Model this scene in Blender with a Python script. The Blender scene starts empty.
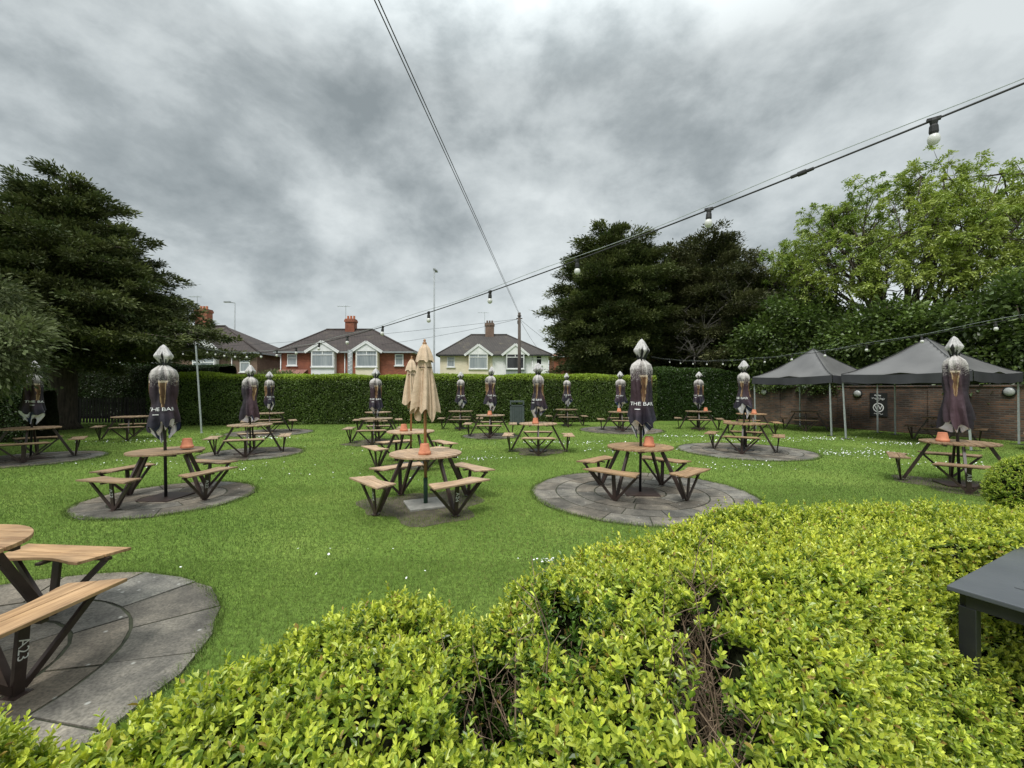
import bpy, math, random
import numpy as np
from mathutils import Vector, Matrix

PI = math.pi
R = math.radians
rng = np.random.default_rng(7)
random.seed(7)
sc = bpy.context.scene
COL = sc.collection

# ------------------------------------------------------------------ tagging
def tag(o, label=None, cat=None, group=None, kind=None):
    if label: o['label'] = label
    if cat: o['category'] = cat
    if group: o['group'] = group
    if kind: o['kind'] = kind
    return o

def empty(name, loc=(0, 0, 0), rz=0.0):
    o = bpy.data.objects.new(name, None)
    o.empty_display_size = 0.2
    COL.objects.link(o)
    o.location = loc
    o.rotation_euler = (0, 0, rz)
    return o

def copy_tree(o, parent=None):
    c = o.copy()
    COL.objects.link(c)
    c.parent = parent
    for ch in list(o.children):
        copy_tree(ch, c)
    return c

# ------------------------------------------------------------------ mesh builder
class MB:
    def __init__(self):
        self.v = []; self.f = []; self.m = []
    def add(self, vs, fs, mi=0):
        b = len(self.v)
        self.v += [tuple(p) for p in vs]
        for f in fs:
            self.f.append([b + i for i in f]); self.m.append(mi)
    def box(self, x0, x1, y0, y1, z0, z1, mi=0):
        vs = [(x0,y0,z0),(x1,y0,z0),(x1,y1,z0),(x0,y1,z0),(x0,y0,z1),(x1,y0,z1),(x1,y1,z1),(x0,y1,z1)]
        self.add(vs, [(3,2,1,0),(4,5,6,7),(0,1,5,4),(1,2,6,5),(2,3,7,6),(3,0,4,7)], mi)
    def bar(self, p, q, w, h, up=(0,0,1), mi=0):
        p = Vector(p); q = Vector(q); d = (q - p).normalized()
        s = d.cross(Vector(up))
        if s.length < 1e-4: s = d.cross(Vector((1,0,0)))
        s.normalize(); t = s.cross(d).normalized()
        vs = []
        for c in (p, q):
            for a, b in ((-1,-1),(1,-1),(1,1),(-1,1)):
                vs.append(c + s*(a*w/2) + t*(b*h/2))
        self.add(vs, [(0,1,2,3),(7,6,5,4),(4,5,1,0),(5,6,2,1),(6,7,3,2),(7,4,0,3)], mi)
    def tube(self, pts, rad, n=8, mi=0, cap=True):
        pts = [Vector(p) for p in pts]
        if not hasattr(rad, '__len__'): rad = [rad]*len(pts)
        rings = []
        ref = Vector((0.13, 0.31, 1)).normalized()
        for i, p in enumerate(pts):
            d = (pts[min(i+1, len(pts)-1)] - pts[max(i-1, 0)])
            if d.length < 1e-9: d = Vector((0,0,1))
            d.normalize()
            s = d.cross(ref)
            if s.length < 0.05: s = d.cross(Vector((1,0,0)))
            s.normalize(); t = s.cross(d)
            rings.append([p + (s*math.cos(2*PI*k/n) + t*math.sin(2*PI*k/n))*rad[i] for k in range(n)])
        vs = [v for r in rings for v in r]; fs = []
        for i in range(len(pts)-1):
            for k in range(n):
                a = i*n+k; b = i*n+(k+1) % n
                fs.append((a, b, b+n, a+n))
        if cap:
            fs.append(tuple(range(n))[::-1]); fs.append(tuple(range((len(pts)-1)*n, len(pts)*n)))
        self.add(vs, fs, mi)
    def prism(self, poly, z0, z1, mi=0):
        n = len(poly)
        vs = [(x,y,z0) for x,y in poly] + [(x,y,z1) for x,y in poly]
        fs = [tuple(range(n))[::-1], tuple(range(n, 2*n))] + [(i,(i+1)%n,n+(i+1)%n,n+i) for i in range(n)]
        self.add(vs, fs, mi)
    def lathe(self, prof, n=24, c=(0,0,0), mi=0):
        vs = []; fs = []
        for r, z in prof:
            for k in range(n):
                a = 2*PI*k/n
                vs.append((c[0]+r*math.cos(a), c[1]+r*math.sin(a), c[2]+z))
        for i in range(len(prof)-1):
            for k in range(n):
                a = i*n+k; b = i*n+(k+1) % n
                fs.append((a, b, b+n, a+n))
        self.add(vs, fs, mi)
    def build(self, name, mats, parent=None, smooth=False, bevel=0.0):
        me = bpy.data.meshes.new(name)
        me.from_pydata(self.v, [], self.f)
        if not isinstance(mats, (list, tuple)): mats = [mats]
        for m in mats: me.materials.append(m)
        if len(mats) > 1: me.polygons.foreach_set('material_index', self.m)
        if smooth: me.polygons.foreach_set('use_smooth', [True]*len(me.polygons))
        me.validate(); me.update()
        o = bpy.data.objects.new(name, me)
        COL.objects.link(o)
        if parent: o.parent = parent
        if bevel:
            b = o.modifiers.new('bevel', 'BEVEL'); b.width = bevel; b.segments = 2; b.limit_method = 'ANGLE'
        return o

def np_obj(name, V, F, mat, parent=None, col=None, smooth=False):
    V = np.asarray(V, np.float32); F = np.asarray(F, np.int32)
    me = bpy.data.meshes.new(name)
    m, k = F.shape
    me.vertices.add(len(V)); me.vertices.foreach_set('co', V.ravel())
    me.loops.add(m*k); me.loops.foreach_set('vertex_index', F.ravel())
    me.polygons.add(m)
    me.polygons.foreach_set('loop_start', np.arange(m, dtype=np.int32)*k)
    me.polygons.foreach_set('use_smooth', np.full(m, smooth))
    me.update(calc_edges=True)
    if col is not None:
        a = me.color_attributes.new('tint', 'FLOAT_COLOR', 'POINT')
        c4 = np.ones((len(V), 4), np.float32); c4[:, :3] = col
        a.data.foreach_set('color', c4.ravel())
    me.materials.append(mat)
    o = bpy.data.objects.new(name, me)
    COL.objects.link(o)
    if parent: o.parent = parent
    return o

def unit(a):
    return a/np.maximum(np.linalg.norm(a, axis=-1, keepdims=True), 1e-9)

def leaf_arrays(P, D, N, L, W, col, fine=False, cup=0.25):
    """one leaf per row: base P, direction D, rough normal N, length L, width W"""
    D = unit(D); S = unit(np.cross(D, N)); U = np.cross(S, D)
    n = len(P); L = np.broadcast_to(L, (n,))[:, None]; W = np.broadcast_to(W, (n,))[:, None]
    if fine:
        def pt(a, b, c): return P + D*(L*a) + S*(W*b) + U*(W*c)
        vs = np.stack([pt(0,0,0), pt(.28,-.40,cup), pt(.68,-.46,cup*.8), pt(1,0,-.1), pt(.68,.46,cup*.8), pt(.28,.40,cup)], 1)
        b = np.arange(n)[:, None]*6
        F = np.concatenate([b+np.array([[0,1,2,3]]), b+np.array([[0,3,4,5]])], 0)
        C = np.repeat(col, 6, 0)
    else:
        vs = np.stack([P, P+D*(L*.5)-S*(W*.5)+U*(W*cup), P+D*L, P+D*(L*.5)+S*(W*.5)+U*(W*cup)], 1)
        b = np.arange(n)[:, None]*4
        F = b+np.array([[0,1,2,3]])
        C = np.repeat(col, 4, 0)
    return vs.reshape(-1, 3), F, C

def cat_arrays(parts):
    V = []; F = []; C = []; o = 0
    for v, f, c in parts:
        V.append(v); F.append(f+o); C.append(c); o += len(v)
    return np.concatenate(V), np.concatenate(F), np.concatenate(C)

def snoise(p, seed=0, f=1.0):
    r = np.random.default_rng(seed); out = 0
    for k in range(7):
        d = r.normal(size=3)*f*(0.6+0.45*k); ph = r.uniform(0, 6.28)
        out = out + np.sin(p@d + ph)/(1+0.35*k)
    return out/3.0

# ------------------------------------------------------------------ materials
def mat(name):
    m = bpy.data.materials.new(name); m.use_nodes = True
    nt = m.node_tree
    return m, nt, nt.nodes['Principled BSDF'], nt.nodes['Material Output']

def nd(nt, t, **kw):
    n = nt.nodes.new(t)
    for k, v in kw.items():
        if k.startswith('i_'): n.inputs[k[2:].replace('_', ' ')].default_value = v
        else: setattr(n, k, v)
    return n

def ramp(nt, fac, stops):
    r = nt.nodes.new('ShaderNodeValToRGB')
    el = r.color_ramp.elements
    while len(el) < len(stops): el.new(0.5)
    for e, (p, c) in zip(el, stops):
        e.position = p; e.color = (*c, 1) if len(c) == 3 else c
    nt.links.new(fac, r.inputs['Fac'])
    return r.outputs['Color']

def noisy(name, c1, c2, scale=4.0, rough=0.6, metal=0.0, bump=0.0, bscale=None, detail=6, stretch=(1,1,1), spec=0.5, lo=.3, hi=.7):
    m, nt, p, out = mat(name)
    tc = nd(nt, 'ShaderNodeTexCoord'); mp = nd(nt, 'ShaderNodeMapping'); mp.inputs['Scale'].default_value = stretch
    nt.links.new(tc.outputs['Object'], mp.inputs['Vector'])
    n = nd(nt, 'ShaderNodeTexNoise'); n.inputs['Scale'].default_value = scale; n.inputs['Detail'].default_value = detail
    nt.links.new(mp.outputs['Vector'], n.inputs['Vector'])
    c = ramp(nt, n.outputs['Fac'], [(lo, c1), (hi, c2)])
    nt.links.new(c, p.inputs['Base Color'])
    p.inputs['Roughness'].default_value = rough; p.inputs['Metallic'].default_value = metal
    p.inputs['Specular IOR Level'].default_value = spec
    if bump:
        n2 = nd(nt, 'ShaderNodeTexNoise'); n2.inputs['Scale'].default_value = bscale or scale*4; n2.inputs['Detail'].default_value = 5
        nt.links.new(mp.outputs['Vector'], n2.inputs['Vector'])
        b = nd(nt, 'ShaderNodeBump'); b.inputs['Strength'].default_value = bump; b.inputs['Distance'].default_value = 0.02
        nt.links.new(n2.outputs['Fac'], b.inputs['Height']); nt.links.new(b.outputs['Normal'], p.inputs['Normal'])
    return m

def leafmat(name, trans=0.3, rough=0.5, spec=0.35):
    m, nt, p, out = mat(name)
    a = nd(nt, 'ShaderNodeAttribute'); a.attribute_name = 'tint'
    nt.links.new(a.outputs['Color'], p.inputs['Base Color'])
    p.inputs['Roughness'].default_value = rough; p.inputs['Specular IOR Level'].default_value = spec
    t = nd(nt, 'ShaderNodeBsdfTranslucent'); mx = nd(nt, 'ShaderNodeMixShader'); mx.inputs[0].default_value = trans
    g = nd(nt, 'ShaderNodeHueSaturation'); g.inputs['Value'].default_value = 1.25; g.inputs['Saturation'].default_value = 1.1
    nt.links.new(a.outputs['Color'], g.inputs['Color']); nt.links.new(g.outputs['Color'], t.inputs['Color'])
    nt.links.new(p.outputs[0], mx.inputs[1]); nt.links.new(t.outputs[0], mx.inputs[2]); nt.links.new(mx.outputs[0], out.inputs['Surface'])
    return m

def tintmat(name, rough=0.7, weave=True):
    m, nt, p, out = mat(name)
    a = nd(nt, 'ShaderNodeAttribute'); a.attribute_name = 'tint'
    nt.links.new(a.outputs['Color'], p.inputs['Base Color'])
    p.inputs['Roughness'].default_value = rough; p.inputs['Specular IOR Level'].default_value = 0.3
    tc = nd(nt, 'ShaderNodeTexCoord')
    n = nd(nt, 'ShaderNodeTexNoise'); n.inputs['Scale'].default_value = 9; n.inputs['Detail'].default_value = 4
    nt.links.new(tc.outputs['Object'], n.inputs['Vector'])
    b = nd(nt, 'ShaderNodeBump'); b.inputs['Strength'].default_value = 0.5; b.inputs['Distance'].default_value = 0.03
    nt.links.new(n.outputs['Fac'], b.inputs['Height']); nt.links.new(b.outputs['Normal'], p.inputs['Normal'])
    return m

def brickmat(name, c1, c2, mortar, sx=0.225, sz=0.075, var=0.5, msize=0.012):
    m, nt, p, out = mat(name)
    tc = nd(nt, 'ShaderNodeTexCoord'); s = nd(nt, 'ShaderNodeSeparateXYZ'); nt.links.new(tc.outputs['Object'], s.inputs[0])
    ad = nd(nt, 'ShaderNodeMath', operation='ADD'); nt.links.new(s.outputs[0], ad.inputs[0]); nt.links.new(s.outputs[1], ad.inputs[1])
    cb = nd(nt, 'ShaderNodeCombineXYZ'); nt.links.new(ad.outputs[0], cb.inputs[0]); nt.links.new(s.outputs[2], cb.inputs[1])
    bt = nd(nt, 'ShaderNodeTexBrick'); nt.links.new(cb.outputs[0], bt.inputs['Vector'])
    bt.inputs['Scale'].default_value = 1.0; bt.inputs['Brick Width'].default_value = sx; bt.inputs['Row Height'].default_value = sz
    bt.inputs['Mortar Size'].default_value = msize; bt.inputs['Mortar Smooth'].default_value = 0.3; bt.inputs['Bias'].default_value = 0.0
    bt.inputs['Color1'].default_value = (*c1, 1); bt.inputs['Color2'].default_value = (*c2, 1); bt.inputs['Mortar'].default_value = (*mortar, 1)
    n = nd(nt, 'ShaderNodeTexNoise'); n.inputs['Scale'].default_value = 0.9; n.inputs['Detail'].default_value = 8
    nt.links.new(tc.outputs['Object'], n.inputs['Vector'])
    cr = ramp(nt, n.outputs['Fac'], [(.3, (1-var,)*3), (.7, (1+var*.4,)*3)])
    mx = nd(nt, 'ShaderNodeMix', data_type='RGBA', blend_type='MULTIPLY'); mx.inputs['Factor'].default_value = 1
    nt.links.new(bt.outputs['Color'], mx.inputs[6]); nt.links.new(cr, mx.inputs[7])
    nt.links.new(mx.outputs[2], p.inputs['Base Color']); p.inputs['Roughness'].default_value = 0.9
    b = nd(nt, 'ShaderNodeBump', invert=True); b.inputs['Strength'].default_value = 0.6; b.inputs['Distance'].default_value = 0.01
    nt.links.new(bt.outputs['Fac'], b.inputs['Height']); nt.links.new(b.outputs['Normal'], p.inputs['Normal'])
    return m

def roofmat(name, c1, c2, moss):
    m, nt, p, out = mat(name)
    tc = nd(nt, 'ShaderNodeTexCoord'); s = nd(nt, 'ShaderNodeSeparateXYZ'); nt.links.new(tc.outputs['Object'], s.inputs[0])
    ad = nd(nt, 'ShaderNodeMath', operation='ADD'); nt.links.new(s.outputs[0], ad.inputs[0]); nt.links.new(s.outputs[1], ad.inputs[1])
    cb = nd(nt, 'ShaderNodeCombineXYZ'); nt.links.new(ad.outputs[0], cb.inputs[0]); nt.links.new(s.outputs[2], cb.inputs[1])
    bt = nd(nt, 'ShaderNodeTexBrick'); nt.links.new(cb.outputs[0], bt.inputs['Vector'])
    bt.inputs['Scale'].default_value = 1.0; bt.inputs['Brick Width'].default_value = 0.3; bt.inputs['Row Height'].default_value = 0.16
    bt.inputs['Mortar Size'].default_value = 0.02
    bt.inputs['Color1'].default_value = (*c1, 1); bt.inputs['Color2'].default_value = (*c2, 1); bt.inputs['Mortar'].default_value = (c1[0]*.4, c1[1]*.4, c1[2]*.4, 1)
    n = nd(nt, 'ShaderNodeTexNoise'); n.inputs['Scale'].default_value = 0.8; n.inputs['Detail'].default_value = 9; n.inputs['Roughness'].default_value = 0.7
    nt.links.new(tc.outputs['Object'], n.inputs['Vector'])
    f = ramp(nt, n.outputs['Fac'], [(.55, (0,0,0)), (.72, (.8,.8,.8))])
    mx = nd(nt, 'ShaderNodeMix', data_type='RGBA'); nt.links.new(f, mx.inputs['Factor'])
    nt.links.new(bt.outputs['Color'], mx.inputs[6]); mx.inputs[7].default_value = (*moss, 1)
    nt.links.new(mx.outputs[2], p.inputs['Base Color']); p.inputs['Roughness'].default_value = 0.85
    return m

def woodmat(name):
    m, nt, p, out = mat(name)
    tc = nd(nt, 'ShaderNodeTexCoord'); mp = nd(nt, 'ShaderNodeMapping'); mp.inputs['Scale'].default_value = (3, 45, 10)
    nt.links.new(tc.outputs['Object'], mp.inputs['Vector'])
    n = nd(nt, 'ShaderNodeTexNoise'); n.inputs['Scale'].default_value = 1; n.inputs['Detail'].default_value = 8; n.inputs['Roughness'].default_value = .65
    nt.links.new(mp.outputs['Vector'], n.inputs['Vector'])
    c = ramp(nt, n.outputs['Fac'], [(.25, (.22,.155,.11)), (.5, (.47,.38,.28)), (.75, (.72,.61,.48))])
    n3 = nd(nt, 'ShaderNodeTexNoise'); n3.inputs['Scale'].default_value = 4; n3.inputs['Detail'].default_value = 5
    nt.links.new(tc.outputs['Object'], n3.inputs['Vector'])
    c3 = ramp(nt, n3.outputs['Fac'], [(.3, (.72,.72,.74)), (.65, (1.08,1.05,1))])
    oi = nd(nt, 'ShaderNodeObjectInfo')
    mx = nd(nt, 'ShaderNodeMix', data_type='RGBA', blend_type='MULTIPLY'); mx.inputs['Factor'].default_value = 1
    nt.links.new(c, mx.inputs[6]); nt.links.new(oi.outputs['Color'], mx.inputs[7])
    mx2 = nd(nt, 'ShaderNodeMix', data_type='RGBA', blend_type='MULTIPLY'); mx2.inputs['Factor'].default_value = 1
    nt.links.new(mx.outputs[2], mx2.inputs[6]); nt.links.new(c3, mx2.inputs[7])
    nt.links.new(mx2.outputs[2], p.inputs['Base Color'])
    p.inputs['Roughness'].default_value = 0.5; p.inputs['Specular IOR Level'].default_value = 0.35
    b = nd(nt, 'ShaderNodeBump'); b.inputs['Strength'].default_value = 0.25; b.inputs['Distance'].default_value = 0.004
    nt.links.new(n.outputs['Fac'], b.inputs['Height']); nt.links.new(b.outputs['Normal'], p.inputs['Normal'])
    return m

M = {}
M['wood'] = woodmat('weathered_timber')
M['steel'] = noisy('brown_steel', (.028,.017,.014), (.055,.035,.03), 14, .45)
M['black_metal'] = noisy('black_metal', (.012,.013,.014), (.022,.023,.025), 10, .4)
M['pole_wood'] = noisy('varnished_pole', (.22,.10,.04), (.38,.19,.08), 6, .45, stretch=(8,8,1))
M['green_metal'] = noisy('green_metal', (.015,.05,.03), (.03,.08,.05), 10, .45)
M['terracotta'] = noisy('terracotta', (.42,.14,.07), (.60,.24,.13), 9, .8, bump=.15)
M['slab'] = noisy('concrete_slab', (.20,.20,.18), (.32,.31,.28), 8, .9, bump=.3)
M['printed_cloth'] = tintmat('printed_cloth', .65)
M['cream_cloth'] = tintmat('cream_canvas', .85)
M['white_paint'] = noisy('white_paint', (.68,.69,.69), (.82,.82,.81), 2, .5)
M['letter'] = noisy('white_print', (.72,.72,.72), (.8,.8,.8), 30, .6)
M['galv'] = noisy('galvanised_steel', (.30,.33,.33), (.45,.48,.48), 20, .5, metal=.3)
M['bark'] = noisy('bark', (.035,.027,.02), (.10,.08,.06), 5, .95, bump=.8, bscale=14, stretch=(3,3,.6))
M['twig'] = noisy('dry_twig', (.10,.07,.045), (.28,.20,.13), 25, .9)
M['grey_twig'] = noisy('grey_twig', (.12,.11,.10), (.22,.20,.18), 10, .9)
M['core'] = noisy('dark_shade_core', (.006,.008,.004), (.022,.024,.012), 14, 1.0, bump=.8, spec=.05)  # near-black inner shell; the shade inside the hedges is in its colour
M['leaf_gold'] = leafmat('golden_leaf', .30, .34, .5)
M['leaf'] = leafmat('leaf', .22, .38, .5)
M['leaf_matt'] = leafmat('matt_leaf', .2, .7, .15)
M['needle'] = leafmat('yew_needle', .10, .6, .2)
M['grass_blade'] = leafmat('grass_blade', .25, .6, .15)
M['canopy'] = noisy('charcoal_polyester', (.078,.076,.076), (.125,.121,.118), 1.1, .5, bump=.55, bscale=3, spec=.55)
M['valance'] = noisy('black_polyester', (.030,.030,.036), (.045,.045,.052), 3, .6, bump=.25, bscale=4)
M['pave'] = None

# stone for the patios
def stonemat():
    m, nt, p, out = mat('riven_stone')
    tc = nd(nt, 'ShaderNodeTexCoord')
    n = nd(nt, 'ShaderNodeTexNoise'); n.inputs['Scale'].default_value = 2.2; n.inputs['Detail'].default_value = 10; n.inputs['Roughness'].default_value = .7
    nt.links.new(tc.outputs['Object'], n.inputs['Vector'])
    c = ramp(nt, n.outputs['Fac'], [(.3, (.060,.057,.052)), (.48, (.135,.128,.112)), (.68, (.27,.25,.21))])
    a = nd(nt, 'ShaderNodeAttribute'); a.attribute_name = 'tint'
    mx = nd(nt, 'ShaderNodeMix', data_type='RGBA', blend_type='MULTIPLY'); mx.inputs['Factor'].default_value = 1
    nt.links.new(c, mx.inputs[6]); nt.links.new(a.outputs['Color'], mx.inputs[7])
    n2 = nd(nt, 'ShaderNodeTexNoise'); n2.inputs['Scale'].default_value = 60; n2.inputs['Detail'].default_value = 4
    nt.links.new(tc.outputs['Object'], n2.inputs['Vector'])
    sp = ramp(nt, n2.outputs['Fac'], [(.30, (.62,.62,.62)), (.55, (1,1,1)), (.74, (1.25,1.25,1.25))])
    mx2 = nd(nt, 'ShaderNodeMix', data_type='RGBA', blend_type='MULTIPLY'); mx2.inputs['Factor'].default_value = 1
    nt.links.new(mx.outputs[2], mx2.inputs[6]); nt.links.new(sp, mx2.inputs[7])
    # lichen spots
    v = nd(nt, 'ShaderNodeTexVoronoi'); v.inputs['Scale'].default_value = 7
    nt.links.new(tc.outputs['Object'], v.inputs['Vector'])
    lf = ramp(nt, v.outputs['Distance'], [(.05, (.8,.8,.8)), (.11, (0,0,0))])
    mx3 = nd(nt, 'ShaderNodeMix', data_type='RGBA'); nt.links.new(lf, mx3.inputs['Factor'])
    nt.links.new(mx2.outputs[2], mx3.inputs[6]); mx3.inputs[7].default_value = (.36,.36,.33,1)
    nt.links.new(mx3.outputs[2], p.inputs['Base Color']); p.inputs['Roughness'].default_value = .85; p.inputs['Specular IOR Level'].default_value = .25
    w = nd(nt, 'ShaderNodeTexNoise'); w.inputs['Scale'].default_value = 9; w.inputs['Detail'].default_value = 8; w.inputs['Roughness'].default_value = .7
    nt.links.new(tc.outputs['Object'], w.inputs['Vector'])
    b = nd(nt, 'ShaderNodeBump'); b.inputs['Strength'].default_value = .6; b.inputs['Distance'].default_value = .02
    nt.links.new(w.outputs['Fac'], b.inputs['Height']); nt.links.new(b.outputs['Normal'], p.inputs['Normal'])
    return m
M['pave'] = stonemat()
M['joint'] = noisy('mossy_joint', (.02,.022,.012), (.05,.055,.03), 12, 1.0)
M['soil'] = noisy('bare_soil', (.05,.042,.03), (.11,.095,.06), 6, 1.0, bump=.5)

def lawnmat():
    m, nt, p, out = mat('lawn')
    tc = nd(nt, 'ShaderNodeTexCoord')
    n = nd(nt, 'ShaderNodeTexNoise'); n.inputs['Scale'].default_value = .55; n.inputs['Detail'].default_value = 9; n.inputs['Roughness'].default_value = .62
    nt.links.new(tc.outputs['Object'], n.inputs['Vector'])
    c = ramp(nt, n.outputs['Fac'], [(.3, (.088,.150,.028)), (.52, (.130,.205,.042)), (.72, (.195,.265,.062))])
    n2 = nd(nt, 'ShaderNodeTexNoise'); n2.inputs['Scale'].default_value = 22; n2.inputs['Detail'].default_value = 6
    nt.links.new(tc.outputs['Object'], n2.inputs['Vector'])
    c2 = ramp(nt, n2.outputs['Fac'], [(.3, (.6,.62,.6)), (.7, (1.25,1.22,1.1))])
    mx = nd(nt, 'ShaderNodeMix', data_type='RGBA', blend_type='MULTIPLY'); mx.inputs['Factor'].default_value = 1
    nt.links.new(c, mx.inputs[6]); nt.links.new(c2, mx.inputs[7])
    nt.links.new(mx.outputs[2], p.inputs['Base Color']); p.inputs['Roughness'].default_value = 1; p.inputs['Specular IOR Level'].default_value = .1
    b = nd(nt, 'ShaderNodeBump'); b.inputs['Strength'].default_value = .8; b.inputs['Distance'].default_value = .04
    nt.links.new(n2.outputs['Fac'], b.inputs['Height']); nt.links.new(b.outputs['Normal'], p.inputs['Normal'])
    return m
M['lawn'] = lawnmat()
M['asphalt'] = noisy('asphalt', (.045,.046,.048), (.075,.075,.075), 8, .9)
M['red_brick'] = brickmat('red_brick', (.36,.112,.06), (.25,.072,.042), (.27,.15,.10), var=.4, msize=.008)
M['brown_brick'] = brickmat('brown_brick', (.22,.13,.09), (.16,.095,.07), (.24,.19,.15), var=.3)
M['garden_brick'] = brickmat('garden_wall_brick', (.165,.085,.05), (.055,.038,.03), (.105,.09,.075), var=.8, msize=.016)
M['cream_render'] = noisy('cream_render', (.70,.63,.47), (.80,.73,.57), 1.5, .85)
M['white_render'] = noisy('white_render', (.76,.75,.76), (.86,.85,.85), 1.5, .85)
M['brown_tile'] = roofmat('brown_roof_tile', (.058,.042,.038), (.044,.034,.031), (.10,.085,.06))
M['grey_tile'] = roofmat('grey_brown_roof_tile', (.070,.060,.054), (.052,.046,.042), (.15,.13,.08))
M['pink_tile'] = roofmat('pink_roof_tile', (.34,.17,.13), (.28,.14,.11), (.26,.2,.15))
def glassmat(name, tint, dark):
    m, nt, p, out = mat(name)
    tc = nd(nt, 'ShaderNodeTexCoord'); mp = nd(nt, 'ShaderNodeMapping'); mp.inputs['Scale'].default_value = (9, 1, .4)
    nt.links.new(tc.outputs['Object'], mp.inputs['Vector'])
    n = nd(nt, 'ShaderNodeTexNoise'); n.inputs['Scale'].default_value = 1.0; n.inputs['Detail'].default_value = 3
    nt.links.new(mp.outputs['Vector'], n.inputs['Vector'])
    nt.links.new(ramp(nt, n.outputs['Fac'], [(.35, dark), (.65, tint)]), p.inputs['Base Color'])
    p.inputs['Roughness'].default_value = .08; p.inputs['Specular IOR Level'].default_value = .6
    return m
M['glass_curtain'] = glassmat('window_with_net_curtain', (.36,.39,.40), (.22,.25,.27))
M['glass_dark'] = glassmat('dark_window', (.03,.03,.032), (.015,.016,.018))
M['bin'] = noisy('grey_green_slat', (.045,.06,.062), (.07,.085,.085), 6, .6)
M['opal'] = noisy('opal_glass', (.55,.55,.52), (.62,.62,.59), 4, .25)
M['lamp_glass'] = noisy('lamp_glass', (.34,.35,.34), (.42,.43,.42), 3, .3)
M['cable'] = noisy('black_rubber', (.012,.012,.012), (.02,.02,.02), 10, .6)
M['pole_timber'] = noisy('creosoted_timber', (.07,.055,.045), (.12,.10,.085), 4, .9, stretch=(6,6,.6))
M['lamp_grey'] = noisy('grey_column_paint', (.24,.26,.27), (.32,.34,.35), 6, .6)
M['charcoal_top'] = noisy('charcoal_tabletop', (.052,.058,.068), (.085,.092,.102), 3.0, .42, bump=.06, bscale=60)
M['fence'] = noisy('dark_fence_board', (.02,.018,.016), (.045,.04,.035), 5, .9)
M['board'] = noisy('black_board', (.012,.012,.013), (.022,.022,.024), 5, .5)
M['sheet_pale'] = noisy('pale_concrete', (.45,.46,.45), (.58,.58,.56), 2, .9)

# ------------------------------------------------------------------ text helper
def text_tris(s, size):
    cu = bpy.data.curves.new('t', 'FONT'); cu.body = s; cu.size = size; cu.align_x = 'CENTER'; cu.align_y = 'CENTER'; cu.resolution_u = 3
    o = bpy.data.objects.new('t', cu); COL.objects.link(o)
    dg = bpy.context.evaluated_depsgraph_get()
    me = o.evaluated_get(dg).to_mesh()
    vs = [tuple(v.co) for v in me.vertices]; fs = [tuple(p.vertices) for p in me.polygons]
    o.evaluated_get(dg).to_mesh_clear()
    bpy.data.objects.remove(o); bpy.data.curves.remove(cu)
    return vs, fs

# ------------------------------------------------------------------ camera
CAMZ = 1.67
cam = bpy.data.cameras.new('camera'); co = bpy.data.objects.new('camera', cam); COL.objects.link(co)
cam.sensor_width = 36; cam.lens = 430/1024*36; cam.clip_start = .03; cam.clip_end = 2000
co.location = (0, 0, CAMZ); co.rotation_euler = (R(90.67), 0, 0)
sc.camera = co

# ------------------------------------------------------------------ ground
def sheet(name, x0, x1, y0, y1, z, m, kind='structure'):
    mb = MB(); mb.add([(x0,y0,z),(x1,y0,z),(x1,y1,z),(x0,y1,z)], [(0,1,2,3)])
    o = mb.build(name, m); o['kind'] = kind
    return o
sheet('lawn', -500, 500, -500, 500, 0, M['lawn'])
sheet('road', -120, 120, 29, 37, .004, M['asphalt'])
sheet('pavement', -120, 120, 26.8, 28.9, .008, M['sheet_pale'])
sheet('terrace', -9, 9, -6, .12, .012, M['sheet_pale'])

UX, UY = .4108, -.9117           # direction along the brick wall
NX, NY = .9117, .4108            # away from the lawn
WANG = math.atan2(UY, UX)

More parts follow.
